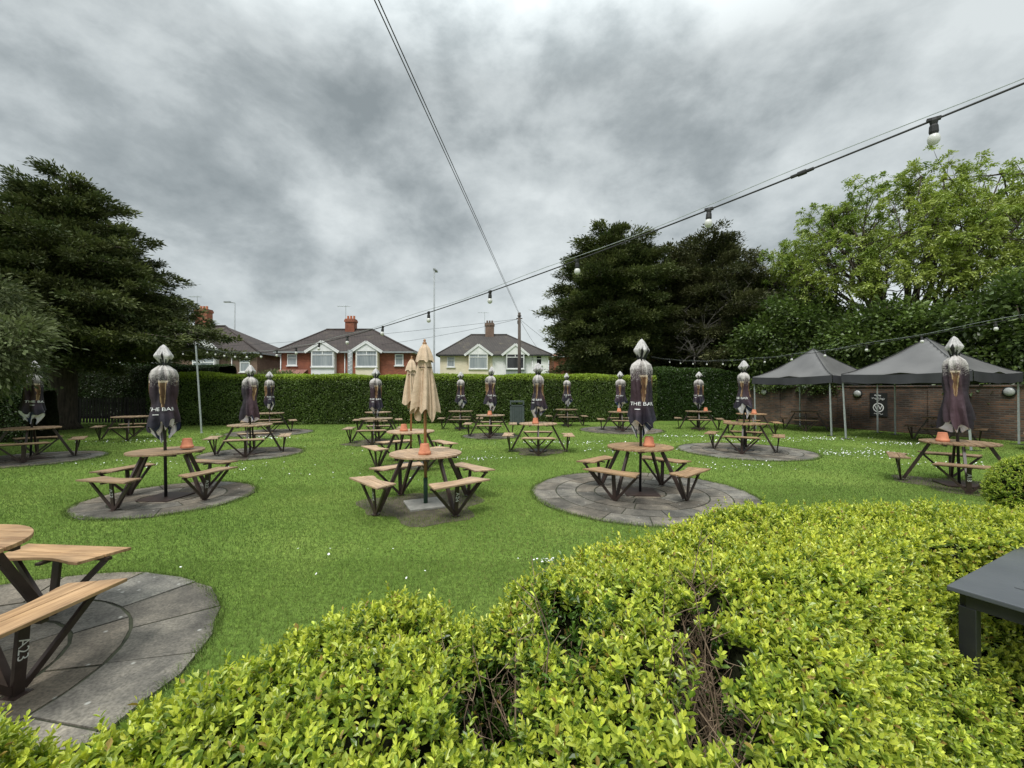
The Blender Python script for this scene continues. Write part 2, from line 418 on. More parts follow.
# ------------------------------------------------------------------ tables
# (x, y, angle of one seat, label, wood tint, with shade put into it for the shaded tables)
TABLES = [
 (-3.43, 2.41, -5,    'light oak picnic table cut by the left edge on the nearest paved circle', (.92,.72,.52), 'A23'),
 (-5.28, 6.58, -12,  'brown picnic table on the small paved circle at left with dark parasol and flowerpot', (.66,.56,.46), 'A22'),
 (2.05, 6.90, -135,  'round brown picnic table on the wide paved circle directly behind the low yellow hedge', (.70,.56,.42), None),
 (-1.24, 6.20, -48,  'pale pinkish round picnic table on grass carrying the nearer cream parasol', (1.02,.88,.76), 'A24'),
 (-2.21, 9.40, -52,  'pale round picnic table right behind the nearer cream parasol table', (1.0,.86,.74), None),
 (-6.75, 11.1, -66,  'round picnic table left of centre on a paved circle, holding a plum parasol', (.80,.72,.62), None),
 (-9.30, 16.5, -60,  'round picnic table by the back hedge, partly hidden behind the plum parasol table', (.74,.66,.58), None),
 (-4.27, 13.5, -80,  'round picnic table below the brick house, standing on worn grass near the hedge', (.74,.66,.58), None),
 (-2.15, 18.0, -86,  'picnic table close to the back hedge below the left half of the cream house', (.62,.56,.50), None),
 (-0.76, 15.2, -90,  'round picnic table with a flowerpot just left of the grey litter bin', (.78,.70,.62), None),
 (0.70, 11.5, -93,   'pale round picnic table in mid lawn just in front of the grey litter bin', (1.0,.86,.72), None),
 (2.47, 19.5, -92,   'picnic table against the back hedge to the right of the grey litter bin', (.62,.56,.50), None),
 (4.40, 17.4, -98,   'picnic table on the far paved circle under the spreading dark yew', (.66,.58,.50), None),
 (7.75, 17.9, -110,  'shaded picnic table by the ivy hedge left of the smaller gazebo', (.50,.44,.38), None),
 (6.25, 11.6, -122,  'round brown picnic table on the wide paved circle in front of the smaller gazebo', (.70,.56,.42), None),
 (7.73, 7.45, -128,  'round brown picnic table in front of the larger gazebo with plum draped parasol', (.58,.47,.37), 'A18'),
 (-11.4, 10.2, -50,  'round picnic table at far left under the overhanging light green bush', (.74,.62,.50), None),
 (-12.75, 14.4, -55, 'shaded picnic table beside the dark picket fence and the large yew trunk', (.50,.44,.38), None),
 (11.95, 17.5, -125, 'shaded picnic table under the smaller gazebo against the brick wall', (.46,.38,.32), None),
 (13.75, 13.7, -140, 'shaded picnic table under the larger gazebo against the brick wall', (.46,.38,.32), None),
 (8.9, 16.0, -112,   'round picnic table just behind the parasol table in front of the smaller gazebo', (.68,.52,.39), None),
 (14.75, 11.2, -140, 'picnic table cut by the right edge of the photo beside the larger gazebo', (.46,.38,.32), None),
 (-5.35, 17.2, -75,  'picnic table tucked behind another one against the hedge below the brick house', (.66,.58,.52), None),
]
TOPZ = .745; SEATZ = .45; RT = .51

def build_table():
    root = empty('picnic_table')
    top = MB()
    nb = 8; w = 2*RT/nb
    for i in range(nb):
        a = -RT + i*w + .0035; b = -RT + (i+1)*w - .0035
        xs = np.linspace(a, b, 9)
        up = [(x, math.sqrt(max(RT*RT-x*x, 1e-5))) for x in xs]
        top.prism([(y, x) for x, y in up] + [(-y, x) for x, y in up][::-1], TOPZ-.026, TOPZ)
    t = top.build('tabletop', M['wood'], root, bevel=.003)
    rail = MB()
    for s in (-1, 1):
        rail.box(-.44, .44, s*.22-.02, s*.22+.02, TOPZ-.054, TOPZ-.028)
    rail.build('top_rail', M['steel'], root)
    for k in range(4):
        a = k*PI/2; ca, sa = math.cos(a), math.sin(a)
        def rot(x, y): return (x*ca - y*sa, x*sa + y*ca)     # seat direction = +x rotated
        # seat: local radial r along x, tangential t along y
        seat = MB()
        def seat_poly(r0f, r1f):
            return None
        # inner plank with concave edge, outer plank straight
        T = np.linspace(-.27, .27, 13)
        inner = [(.64 + .055*math.cos(t/.27*PI/2), t) for t in T]
        p1 = [(.635, -.34)] + inner + [(.635, .34), (.782, .388), (.782, -.388)]
        p2 = [(.789, -.390), (.789, .390), (.935, .44), (.935, -.44)]
        for P in (p1, p2):
            Q = [(-q[1], q[0]) for q in P]
            ar = sum(Q[i][0]*Q[(i+1)%len(Q)][1]-Q[(i+1)%len(Q)][0]*Q[i][1] for i in range(len(Q)))
            if ar < 0: Q = Q[::-1]
            seat.prism(Q, SEATZ-.022, SEATZ)
        so_ = seat.build('seat', M['wood'], root, bevel=.003); so_.rotation_euler = (0, 0, a-PI/2)
        fr = MB()
        def P3(x, y, z): q = rot(x, y); return (q[0], q[1], z)
        fr.bar(P3(.755,0,.0), P3(.79,0,SEATZ-.048), .055, .022, up=(ca,sa,0))
        for s in (-1, 1):
            fr.bar(P3(.755, s*.025, .03), P3(.80, s*.375, SEATZ-.045), .034, .024, up=(ca,sa,0))
        fr.bar(P3(.80,-.41,SEATZ-.036), P3(.80,.41,SEATZ-.036), .036, .022)
        fr.bar(P3(.66,0,SEATZ-.039), P3(.92,0,SEATZ-.039), .036, .018)
        fr.box(*(lambda q: (q[0]-.045,q[0]+.045,q[1]-.045,q[1]+.045))(rot(.755,0)), 0, .008)
        fr.build('seat_support', M['steel'], root)
        lg = MB()
        lg.bar(P3(.715,0,.03), P3(.37,0,TOPZ-.056), .048, .036, up=(-sa,ca,0))
        lg.build('leg', M['steel'], root)
    return root

protoT = build_table()
plates = {}
tables = []
for i, (x, y, a, lab, tint, num) in enumerate(TABLES):
    o = protoT if i == 0 else copy_tree(protoT)
    tables.append(o)
for (x, y, a, lab, tint, num), o in zip(TABLES, tables):
    o.location = (x, y, .012)
    o.rotation_euler = (0, 0, R(a))
    tag(o, lab, 'picnic table', 'round four-seat picnic tables on the lawn')
    if x == -5.28: o.scale = (.95, .95, .97)
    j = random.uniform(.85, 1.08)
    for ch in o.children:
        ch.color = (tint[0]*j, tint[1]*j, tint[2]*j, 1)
    if num:
        vs, fs = text_tris(num, .075)
        seats = (0, 3) if x < -3.4 else (0, 3, 2)
        for k in seats:
            aa = k*PI/2
            mb = MB(); V = []
            for vx, vy, vz in vs:
                # runs down the post (rotated a quarter turn)
                t = vy*1.0; z = .25 - vx*1.0
                r = .755 + .035*z/(SEATZ-.048) + .0135
                V.append((r*math.cos(aa)-t*math.sin(aa), r*math.sin(aa)+t*math.cos(aa), z))
            mb.add(V, fs)
            mb.build('number', M['letter'], o)

# ------------------------------------------------------------------ patios
PATIOS = [(-3.45,2.38,1.52,1.0), (-5.22,6.6,1.12,.9), (2.05,6.9,1.72,1.0), (-6.7,11.1,1.2,.85), (-9.2,16.4,1.5,.8),
          (-.76,15.2,1.0,.85), (4.40,17.4,1.65,.8), (6.25,11.6,1.68,.95), (-11.4,10.2,1.35,.8)]
for pi, (px, py, pr, tone) in enumerate(PATIOS):
    r0 = np.random.default_rng(100+pi)
    V = []; F = []; C = []
    def sector(ra, rb, a0, a1, z, col, n):
        b = len(V)
        for k in range(n+1):
            a = a0 + (a1-a0)*k/n
            wob = (.012*math.sin(23*a)+.010*math.sin(41*a+1)+.012*math.sin(9*a)) if rb == pr else 0
            for rr, zz in ((ra, z), (rb+wob, z), (ra, 0), (rb+wob, 0)):
                V.append((rr*math.cos(a), rr*math.sin(a), zz)); C.append(col)
        for k in range(n):
            o = b+4*k
            F.append((o, o+1, o+5, o+4)); F.append((o+1, o+3, o+7, o+5)); F.append((o+2, o, o+4, o+6))
        F.append((b, b+2, b+3, b+1)); e = b+4*n; F.append((e, e+1, e+3, e+2))
    rings = [0.0, .40, .72, 1.02, 1.34, 1.72]
    rings = [r for r in rings if r < pr-.18] + [pr]
    for ri in range(len(rings)-1):
        ra, rb = rings[ri], rings[ri+1]
        cnt = max(3, int(round(2*PI*rb/.62)))
        off = r0.uniform(0, 6.28)
        for k in range(cnt):
            a0 = off+2*PI*k/cnt; a1 = off+2*PI*(k+1)/cnt
            g = .008/max((ra+rb)/2, .1)
            t = tone*r0.uniform(.72, 1.18); tw = r0.uniform(-.01, .10)
            sector(ra+.010 if ra > 0 else .03, rb-.010 if rb != pr else rb, a0+g, a1-g, .018+r0.uniform(-.0025, .0025), (t+tw, t, t-tw), max(3, int(14*rb/cnt*2)))
    o = np_obj('patio', V, F, M['pave'], col=np.array(C)); o.location = (px, py, 0); o['kind'] = 'structure'
    mb = MB(); mb.prism([((pr-.06)*math.cos(2*PI*k/64), (pr-.06)*math.sin(2*PI*k/64)) for k in range(64)], -.02, .012)
    o = mb.build('patio_bed', M['joint']); o.location = (px, py, 0); o['kind'] = 'structure'
# worn soil under the cream parasol tables
for (cx, cy, rr) in ((-1.24,6.2,.85), (.70,11.5,.7), (-4.27,13.5,.9), (-2.21,9.4,.5), (7.73,7.45,.8)):
    mb = MB(); pts = []
    for k in range(40):
        a = 2*PI*k/40; q = rr*(1+.18*math.sin(3*a+cx)+.1*math.sin(7*a+cy)); pts.append((cx+q*math.cos(a), cy+q*math.sin(a)))
    mb.add([(x, y, .004) for x, y in pts], [tuple(range(40))])
    o = mb.build('bare_soil', M['soil']); o['kind'] = 'structure'

# ------------------------------------------------------------------ dark parasols
NT_ = 160
FLARE = {4: .84, 6: .92, 7: .90, 12: .72, 9: .88}
def cloth_radius(th, z, ph=0.0, sd=0, amp=1.0, gather=1.0):
    zs = [0.9, 1.15, 1.35, 1.6, 1.85, 1.98, 2.06, 2.11, 2.14, 2.22]
    rs = [.250, .250, .222, .185, .160, .158, .135, .085, .050, .030]
    Rb = np.interp(z, zs, rs)
    Rb = np.where(Rb > .155, .155+(Rb-.155)*(1-2.2*(1-FLARE.get(sd, 1.0))), Rb)
    A = np.interp(z, [1.0, 1.25, 1.38, 1.5, 1.65, 2.0, 2.2], [.40, .26, .11, .11, .32, .34, .22])
    tt = th + ph + (.25+.12*math.sin(sd*1.7))*(z-1.6)
    c8 = np.cos(8*tt+.5*np.sin(2*tt+sd))
    fold = (np.abs(c8)**.7)*np.sign(c8)*.5 + .38*np.cos(3*tt+1.1+sd) + .35*np.cos(5*tt+.4+1.5*z+sd*2) + .30*np.cos(2*tt+sd*.8+1.8*z) + .10*np.sin(13*tt+9*z+sd)
    gz = 1-.22*gather*np.exp(-((z-(1.62+.1*math.sin(sd)))/.16)**2)
    return .92*Rb*gz*(1+A*amp*fold)

def build_parasol(ph, seed, hem=1.2, plain=False, gather=1.0, amp=1.0):
    root = empty('parasol')
    rr = np.random.default_rng(seed)
    th = np.linspace(0, 2*PI, NT_, endpoint=False)
    pole = MB(); pole.tube([(0,0,.02),(0,0,2.38)], .021, 12); pole.build('pole', M['black_metal'], root, smooth=True)
    base = MB()
    if seed % 2: base.lathe([(.0,.045),(.06,.045),(.22,.035),(.24,.022),(.24,.0)], 28, (0,0,.02)); base.lathe([(.030,.03),(.030,.16),(.0,.16)], 12, (0,0,.02))
    else: base.box(-.26,.26,-.26,.26,.018,.034)
    base.build('base', M['black_metal'] if seed == 7 else M['steel'], root)
    rb = MB()
    rb.lathe([(0,2.10),(.05,2.10),(.05,2.15),(.032,2.17),(.032,2.24),(0,2.24)], 12)
    for k in range(8):
        a = ph+2*PI*k/8; rb.bar((.045*math.cos(a),.045*math.sin(a),2.12), (.085*math.cos(a),.085*math.sin(a),2.235), .014, .018)
    rb.build('hub', M['black_metal'], root)
    # body cloth
    nz = 110; tz = np.linspace(0, 1, nz)
    hemz = hem + .03*np.cos(8*(th+ph)) + .05*np.cos(2*th+seed) - .07*np.clip(np.cos(4*th+seed*.7)-.55, 0, 1)/.45
    Z = hemz[None, :] + (2.145-hemz[None, :])*tz[:, None]
    TH = np.broadcast_to(th[None, :], Z.shape)
    RR = cloth_radius(TH, Z, ph, seed, amp, gather)
    V = np.stack([RR*np.cos(TH), RR*np.sin(TH), Z], -1).reshape(-1, 3)
    # printed artwork
    plum = np.array([.048,.026,.034])*(1.5 if plain else 1.0); navy = np.array([.024,.019,.026]); foam = np.array([.50,.47,.45])
    z = Z.reshape(-1); t = TH.reshape(-1)
    mixpn = (.5+.5*np.sin(2*t+seed))[:, None]
    C = plum*mixpn + navy*(1-mixpn)
    lowz = np.clip((1.45-z)/.25, 0, 1)[:, None]*(0 if plain else .7)
    C = C*(1-lowz)+np.array([.018,.020,.034])*lowz
    speck = snoise(np.stack([t*14, z*70, t*5], 1), seed+3, 1.0)
    f = np.clip((z-1.93+.05*speck+.05*np.cos(4*t+ph*4))/.20, 0, 1)
    f = np.clip(f + ((rr.random(len(z)) < np.clip((z-1.78)/.3, 0, .8))*.45), 0, 1)[:, None]
    C = C*(1-f) + foam*f
    for k in range(4):
        c0 = ph + k*PI/2 + .35
        d = np.angle(np.exp(1j*(t-c0)))
        u = (z-1.47)/.42
        half = .10+.24*np.clip(u, 0, 1)**.8
        if plain and k % 2: continue
        wob = .07*np.sin(21*z+seed+k)+.05*np.sin(47*z+k)
        ins = (u > 0) & (u < 1) & (np.abs(d+.35*wob) < half+wob*.6)
        q_ = np.abs(d)/half
        n_ = np.clip(.55+.7*snoise(np.stack([d*9, z*16, d*0+k], 1), seed+30+k, 1.0), 0, 1)
        gold = np.array([.20,.105,.040])*(.35+.95*n_*rr.uniform(.6, 1.2, len(z)))[:, None]
        C = np.where(ins[:, None], .35*C+gold*.8, C)
        edge = ins & (q_ > .66) & (q_ < .92) & (n_ > .38)
        C = np.where(edge[:, None], np.array([.42,.30,.17]), C)
        band = (np.abs(u-.97) < .035) & (np.abs(d) < half*1.25) & (rr.random(len(z)) < .85)
        C = np.where(band[:, None], np.array([.55,.46,.36]), C)
    i, j = np.meshgrid(np.arange(nz-1), np.arange(NT_), indexing='ij')
    a = (i*NT_+j).ravel(); b = (i*NT_+(j+1) % NT_).ravel()
    F = np.stack([a, b, b+NT_, a+NT_], 1)
    np_obj('canopy', V, F, M['printed_cloth'], root, C, smooth=True)
    # hood
    nh = 26; th2 = np.linspace(0, 1, nh)
    Zh = np.empty((nh, NT_)); Rh = np.empty((nh, NT_))
    sq = np.abs(np.cos(2*(th+ph)))
    for q in range(nh):
        u = th2[q]
        pr = np.interp(u, [0, .05, .16, .60, .70, 1.0], [.006, .021, .048, .116, .111, .044])
        Rh[q] = pr*(.70+.42*sq**2.2)*(1+.07*np.cos(8*(th+ph)))*(1+.08*np.sin(th*2+seed))
        Zh[q] = 2.47 - .25*u - .05*u*sq
    Vh = np.stack([Rh*np.cos(th), Rh*np.sin(th), Zh], -1).reshape(-1, 3)
    i, j = np.meshgrid(np.arange(nh-1), np.arange(NT_), indexing='ij')
    a = (i*NT_+j).ravel(); b = (i*NT_+(j+1) % NT_).ravel()
    sp = rr.random(len(Vh))
    Ch = np.where((sp < .22)[:, None], np.array([.30,.28,.28]), np.array([.55,.53,.53]))*(.9+.15*rr.random((len(Vh), 1)))
    uu = np.repeat(th2, NT_); tt_ = np.tile(th, nh)
    for az_ in (ph+.2, ph+.2+PI, ph+1.9):
        d_ = np.abs(np.angle(np.exp(1j*(tt_-az_)))); Ch = np.where(((d_ < .22*np.clip((uu-.42)/.3, 0, 1)) & (uu > .42))[:, None], np.array([.02,.018,.02]), Ch)  # hood openings painted near black, their shade put into the colour
    cr_ = np.abs(np.sin(4*(tt_+ph))) < .10; Ch = np.where(cr_[:, None], Ch*.72, Ch)
    np_obj('hood', Vh, np.stack([a+NT_, b+NT_, b, a], 1), M['printed_cloth'], root, Ch, smooth=True)
    # pale flaps and navy lining hanging below the dark hem
    nf = 26; tf = np.linspace(0, 1, nf)
    saw = 1-np.abs(((4*(th+ph)/(2*PI)+seed*.37) % 1)*2-1)
    drop = .05 + .30*saw*(.55+.45*np.cos(th+seed*1.3)) + .10*np.clip(np.cos(2.0*th+seed*2.1+1), 0, 1)**2
    drop = np.minimum(drop, hemz-.86)
    Zf = (hemz+.015)[None, :] - drop[None, :]*tf[:, None]
    Rf = .98*cloth_radius(np.broadcast_to(th[None, :], Zf.shape), np.maximum(Zf, hem-.1), ph, seed, amp, gather)*(.97-.62*tf[:, None]**1.2)
    Vf = np.stack([Rf*np.cos(th), Rf*np.sin(th), Zf], -1).reshape(-1, 3)
    tt = np.broadcast_to(th[None, :], Zf.shape).ravel(); zz = np.repeat(tf, NT_)
    white = (np.sin(3*tt+seed*1.7+3.0*zz) > -.45)
    Cf = np.where(white[:, None], np.array([.70,.70,.80]), np.array([.020,.032,.075]))
    st = np.abs(np.sin(3*tt+seed*1.7+3.0*zz)+.6) < .08
    Cf = np.where(st[:, None], np.array([.5,.52,.56]), Cf)
    i, j = np.meshgrid(np.arange(nf-1), np.arange(NT_), indexing='ij')
    a = (i*NT_+j).ravel(); b = (i*NT_+(j+1) % NT_).ravel()
    np_obj('hem_flap', Vf, np.stack([a+NT_, b+NT_, b, a], 1), M['printed_cloth'], root, Cf, smooth=True)
    # lettering round the skirt
    vs, fs = text_tris('THE BAR', .105)
    for k in range(0 if plain else 2):
        mb = MB(); W = []
        for vx, vy, _ in vs:
            a = float(ph + .2 + k*PI + vx/.20)
            zz = 1.44+vy*.75
            rad = float(cloth_radius(np.array(a), np.array(zz), ph, seed, amp, gather))+.010
            W.append((rad*math.cos(a), rad*math.sin(a), zz))
        mb.add(W, fs)
        pts = []
        for q in range(9):
            a = ph+.2+k*PI-.55+.05*q
            for zz in (1.352, 1.364):
                rad = float(cloth_radius(np.array(a), np.array(zz), ph, seed, amp, gather))+.010
                pts.append((rad*math.cos(a), rad*math.sin(a), zz))
        mb.add(pts, [(2*q, 2*q+2, 2*q+3, 2*q+1) for q in range(8)])
        mb.build('lettering', M['letter'], root)
    return root

PARASOLS = [  # table index, variant, rz deg, scale z, label
 (1, 0, 230, .95, 'closed dark parasol with grey hood at left, just beside the thin leaning pole'),
 (2, 1, 180, 1.0, 'largest closed dark parasol, standing on the central paved circle with white flaps below its hem'),
 (5, 3, 200, .93, 'closed plum parasol left of centre, nearer of two in front of the hedge'),
 (6, 0, 60, .95, 'smaller closed dark parasol just right of and behind a plum one at the left hedge'),
 (7, 1, 100, .94, 'closed dark parasol in front of the hedge below the right bay of the brick house'),
 (8, 2, 30, .97, 'small closed dark parasol by the hedge just right of the cream parasols'),
 (9, 4, 330, 1.0, 'closed dark parasol above a flowerpot table to the left of the litter bin'),
 (10, 2, 290, .96, 'closed dark parasol in mid lawn just right of the litter bin'),
 (11, 2, 120, .97, 'small closed dark parasol at the hedge beneath the edge of the dark yew'),
 (12, 4, 160, .97, 'closed dark parasol behind and left of the largest parasol, on a far paved circle'),
 (13, 1, 20, .97, 'small closed dark parasol in yew shade by the ivy hedge, left of the gazebo parasol'),
 (14, 2, 75, .99, 'closed dark parasol with white flaps right beside the smaller gazebo'),
 (15, 3, 25, 1.05, 'closed plum draped parasol in front of the larger black gazebo'),
 (16, 1, 260, .95, 'dark parasol at far left half hidden under the light green bush, white flap showing'),
]
protoP = [build_parasol(.3, 4, 1.21, False, .5, 1.0), build_parasol(1.25, 6, 1.18, False, .1, 1.15), build_parasol(2.1, 7, 1.22, False, 1.0, .9),
          build_parasol(.8, 12, 1.02, True, .5, 1.0), build_parasol(2.7, 9, 1.19, False, .8, 1.2)]
used = set()
PH = [.3, 1.25, 2.1, .8, 2.7]
for ti, v, rz, s, lab in PARASOLS:
    if v in used: o = copy_tree(protoP[v])
    else: o = protoP[v]; used.add(v)
    x, y = TABLES[ti][:2]
    rz = math.degrees(math.atan2(-y, -x)-PH[v]-.2) + (rz % 70)-35 + (180 if rz > 200 else 0)
    o.location = (x, y, 0); o.rotation_euler = (R(random.uniform(-1.2,1.2)), R(random.uniform(-1.5,1.5)), R(rz)); o.scale = (1, 1, s)
    tag(o, lab, 'parasol', 'closed dark printed parasols')

# ------------------------------------------------------------------ cream parasols
def build_cream(seed):
    root = empty('parasol')
    rr = np.random.default_rng(seed)
    p = MB(); p.tube([(0,0,.32),(0,0,2.3)], .0215, 12); p.build('pole', M['pole_wood'], root, smooth=True)
    p = MB(); p.tube([(0,0,.02),(0,0,.40)], .03, 12); p.build('ground_socket', M['green_metal'], root, smooth=True)
    p = MB(); p.box(-.27,.27,-.27,.27,.005,.035); b = p.build('base_slab', M['slab'], root, bevel=.006); b.rotation_euler = (0,0,R(14))
    p = MB(); p.lathe([(.0,2.39),(.012,2.385),(.02,2.37),(.014,2.35),(.03,2.335),(.03,2.30),(0,2.30)], 14); p.build('finial', M['pole_wood'], root, smooth=True)
    th = np.linspace(0, 2*PI, NT_, endpoint=False)
    nz = 60; tz = np.linspace(0, 1, nz)
    fold = np.cos(6*th+seed)*.6+.3*np.cos(11*th+1)+.25*np.cos(4*th+2*seed)
    hem = 1.37+.05*np.cos(6*th+seed)-.12*np.clip(np.cos(2*th+seed*.9), 0, 1)**2
    Z = hem[None, :]+(2.14-hem[None, :])*tz[:, None]
    Rb = np.interp(Z, [1.25,1.4,1.7,2.0,2.14], [.165,.156,.122,.088,.072])
    A = np.interp(Z, [1.25,1.7,2.1], [.46,.42,.26])
    thz = th[None, :]+.35*(1-tz[:, None])*math.sin(seed)
    tw = np.cos(6*thz+seed+.6*np.sin(2*thz)); tw = np.sign(tw)*np.abs(tw)**.7*.55+.32*np.cos(11*thz+1+2*tz[:, None])+.28*np.cos(4*thz+2*seed)+.12*np.cos(17*thz)
    RR = Rb*(1+A*tw)
    def grid(Zg, Rg, name):
        V = np.stack([Rg*np.cos(th), Rg*np.sin(th), Zg], -1).reshape(-1, 3)
        n = Zg.shape[0]
        i, j = np.meshgrid(np.arange(n-1), np.arange(NT_), indexing='ij')
        a = (i*NT_+j).ravel(); b = (i*NT_+(j+1) % NT_).ravel()
        C = np.array([.58,.44,.315])*(.95+.1*rr.random((len(V), 1)))
        np_obj(name, V, np.stack([a, b, b+NT_, a+NT_], 1), M['cream_cloth'], root, C, smooth=True)
    grid(Z, RR, 'canopy')
    nz2 = 20; t2 = np.linspace(0, 1, nz2)
    hem2 = 2.08-.03*np.clip(np.cos(6*th+seed), 0, 1)
    Z2 = hem2[None, :]+(2.325-hem2[None, :])*t2[:, None]
    R2 = np.interp(Z2, [2.05,2.15,2.25,2.325], [.128,.105,.07,.022])*(1+.14*np.cos(6*th+seed))
    grid(Z2, R2, 'vent_cap')
    p = MB(); p.tube([(.10*math.cos(a), .10*math.sin(a), 1.98) for a in np.linspace(0, 2*PI, 20)], .006, 6, cap=False)
    p.build('tie_cord', M['cream_cloth'], root)
    return root
for ti, seed, rz, lab in ((3, 2, 10, 'closed cream canvas parasol on a wooden pole, the nearer and larger of the two'),
                          (4, 5, 80, 'smaller closed cream canvas parasol just behind the nearer cream one')):
    o = build_cream(seed); x, y = TABLES[ti][:2]; o.location = (x, y, 0); o.rotation_euler = (R(.6), R(-.5), R(rz))
    tag(o, lab, 'parasol', 'closed cream parasols')

# ------------------------------------------------------------------ terracotta pots (upside down ashtray pots)
def build_pot():
    root = empty('terracotta_pot')
    p = MB(); p.lathe([(.082,.0),(.088,.004),(.088,.038),(.080,.042),(.077,.045),(.060,.142),(.056,.150),(.018,.151),(.016,.146),(0,.146)], 32)
    p.build('pot_body', M['terracotta'], root, smooth=True)
    return root
POTS = [(1,.24,.10,1.0,'upside down terracotta pot on the paved circle table at left beside the dark parasol pole'),
        (2,.13,-.05,1.05,'upside down terracotta pot on the central paved circle table under the largest parasol'),
        (3,.02,-.18,1.0,'upside down terracotta pot on the nearer cream parasol table'),
        (4,-.14,-.05,1.0,'upside down terracotta pot on the table behind the nearer cream parasol'),
        (9,-.02,-.12,1.0,'small terracotta pot on the far table left of the litter bin'),
        (10,-.08,-.12,1.0,'terracotta pot on the pale mid lawn table near the litter bin'),
        (12,-.12,-.2,1.0,'terracotta pot on the far paved circle table behind the largest parasol'),
        (13,.25,-.12,1.0,'small terracotta pot on the shaded table by the ivy hedge'),
        (20,.0,-.18,1.05,'terracotta pot on the table behind the gazebo side parasol'),
        (15,-.22,.06,1.05,'upside down terracotta pot on the right hand table beside the plum draped parasol')]
pot0 = build_pot()
for i, (ti, dx, dy, s, lab) in enumerate(POTS):
    o = pot0 if i == 0 else copy_tree(pot0)
    o.location = (TABLES[ti][0]+dx, TABLES[ti][1]+dy, TOPZ+.0125); o.scale = (s,)*3; o.rotation_euler = (0, 0, random.uniform(0, 6))
    tag(o, lab, 'flowerpot', 'terracotta pots on the tables')

# ------------------------------------------------------------------ string lights
def bulb_mesh():
    b = MB(); b.lathe([(.014,-.075),(.024,-.086),(.029,-.103),(.027,-.120),(.019,-.132),(.009,-.137),(0,-.138)], 14)
    s = MB(); s.lathe([(0,.012),(.016,.010),(.020,-.005),(.016,-.026),(.020,-.034),(.022,-.066),(.018,-.079),(0,-.079)], 12)
    s.box(-.03,.03,-.013,.013,-.004,.012)
    return b, s
bm0 = None
def string_light(fn, ts, tb, label, wire=True, cr=.006, conn=()):
    global bm0
    root = empty('string_light', fn(ts[0]))
    o0 = Vector(fn(ts[0]))
    n = 70
    pts = [Vector(fn(ts[0]+(ts[1]-ts[0])*k/n))-o0 for k in range(n+1)]
    c = MB(); c.tube(pts, cr, 6); c.build('cable', M['cable'], root, smooth=True)
    if wire:
        c = MB(); c.tube([p+Vector((0,0,.035+.012*math.sin(i*.9))) for i, p in enumerate(pts)], cr*.45, 5); c.build('support_wire', M['galv'], root)
    for t in tb:
        p = Vector(fn(t))-o0
        if bm0 is None:
            b, s = bulb_mesh()
            sk = s.build('lamp_holder', M['cable'], root, smooth=False); bl = b.build('bulb', M['opal'], sk, smooth=True)
            bm0 = (sk, bl)
        else:
            sk = bm0[0].copy(); COL.objects.link(sk); sk.parent = root
            bl = bm0[1].copy(); COL.objects.link(bl); bl.parent = sk
        sk.location = p
        sk.rotation_euler = (random.uniform(-.08,.08), random.uniform(-.08,.08), random.uniform(-.4,.4)-.77)
    for t in conn:
        a = Vector(fn(t-.0032))-o0; b = Vector(fn(t+.0032))-o0
        q = MB(); q.tube([a, a.lerp(b,.3), a.lerp(b,.31), a.lerp(b,.69), a.lerp(b,.7), b], [.011,.011,.016,.016,.011,.011], 8); q.build('connector', M['cable'], root)
    tag(root, label, 'string lights')
    return root
def f_main(t): return (-11.9+14.5*t, 16.3-14.1*t, 3.26-2.80*t+2.77*t*t)
string_light(f_main, (0, 1.16), [.985-.0606*k for k in range(-2, 17) if .02 < .985-.0606*k < 1.15], 'long festoon of white bulbs crossing the sky from the leaning pole to the upper right', conn=(.954,))
def f_right(t):                        # t = metres from the tree end
    k = t/1.2
    return (7.35+.028*k, 20-1.2*k, 3.02-.13*k+.0094*k*k)
string_light(f_right, (-2.5, 19), [1.2*k for k in range(0, 15)], 'festoon of white bulbs running from the dark yew along the front of the gazebos')
def f_left(t): return (-11.9-5.6*t, 16.3+.9*t, 3.2-.9*t+.9*t*t)
string_light(f_left, (0, 1), [.12+.19*k for k in range(5)], 'short festoon from the leaning pole to the large yew at left', wire=False)
# leaning pole
p = MB(); p.tube([(-11.75,16.3,0),(-12.02,16.33,3.32)], .03, 10); p.lathe([(.05,0),(.05,.03),(0,.03)], 12, (-11.75,16.3,0))
tag(p.build('light_pole', M['galv'], smooth=False), 'thin grey leaning pole holding the string lights left of the hedge', 'pole')

# ------------------------------------------------------------------ overhead wires, poles
def wire(name, pts, r, label, off=None):
    mb = MB()
    for dx in (off or [0]):
        mb.tube([Vector(p)+Vector((dx, 0, abs(dx)*.6)) for p in pts], r, 5)
    return tag(mb.build(name, M['cable'], smooth=True), label, 'cable')
def span(a, b, sag, n=40):
    a = Vector(a); b = Vector(b)
    return [a.lerp(b, k/n) - Vector((0, 0, 4*sag*(k/n)*(1-k/n))) for k in range(n+1)]
wire('overhead_wire', span((.6,35,7.75), (-4.35,-20,7.0), .0, 60), .010, 'twin overhead wire running from the timber pole high over the lawn', [-.03, .03])
pp = empty('telegraph_pole', (.6,35,0))
q = MB(); q.tube([(0,0,0),(0,0,7.9)], [.16,.115], 12); q.build('pole', M['pole_timber'], pp, smooth=True)
q = MB(); q.lathe([(.17,7.60),(.17,7.66),(.12,7.66)], 12); q.box(-.17,.02,-.1,.1,7.0,7.25); q.box(-.25,.25,-.04,.04,7.38,7.46); q.build('crossarm', M['pole_timber'], pp)
tag(pp, 'brown timber telegraph pole in front of the cream and white house', 'telegraph pole')
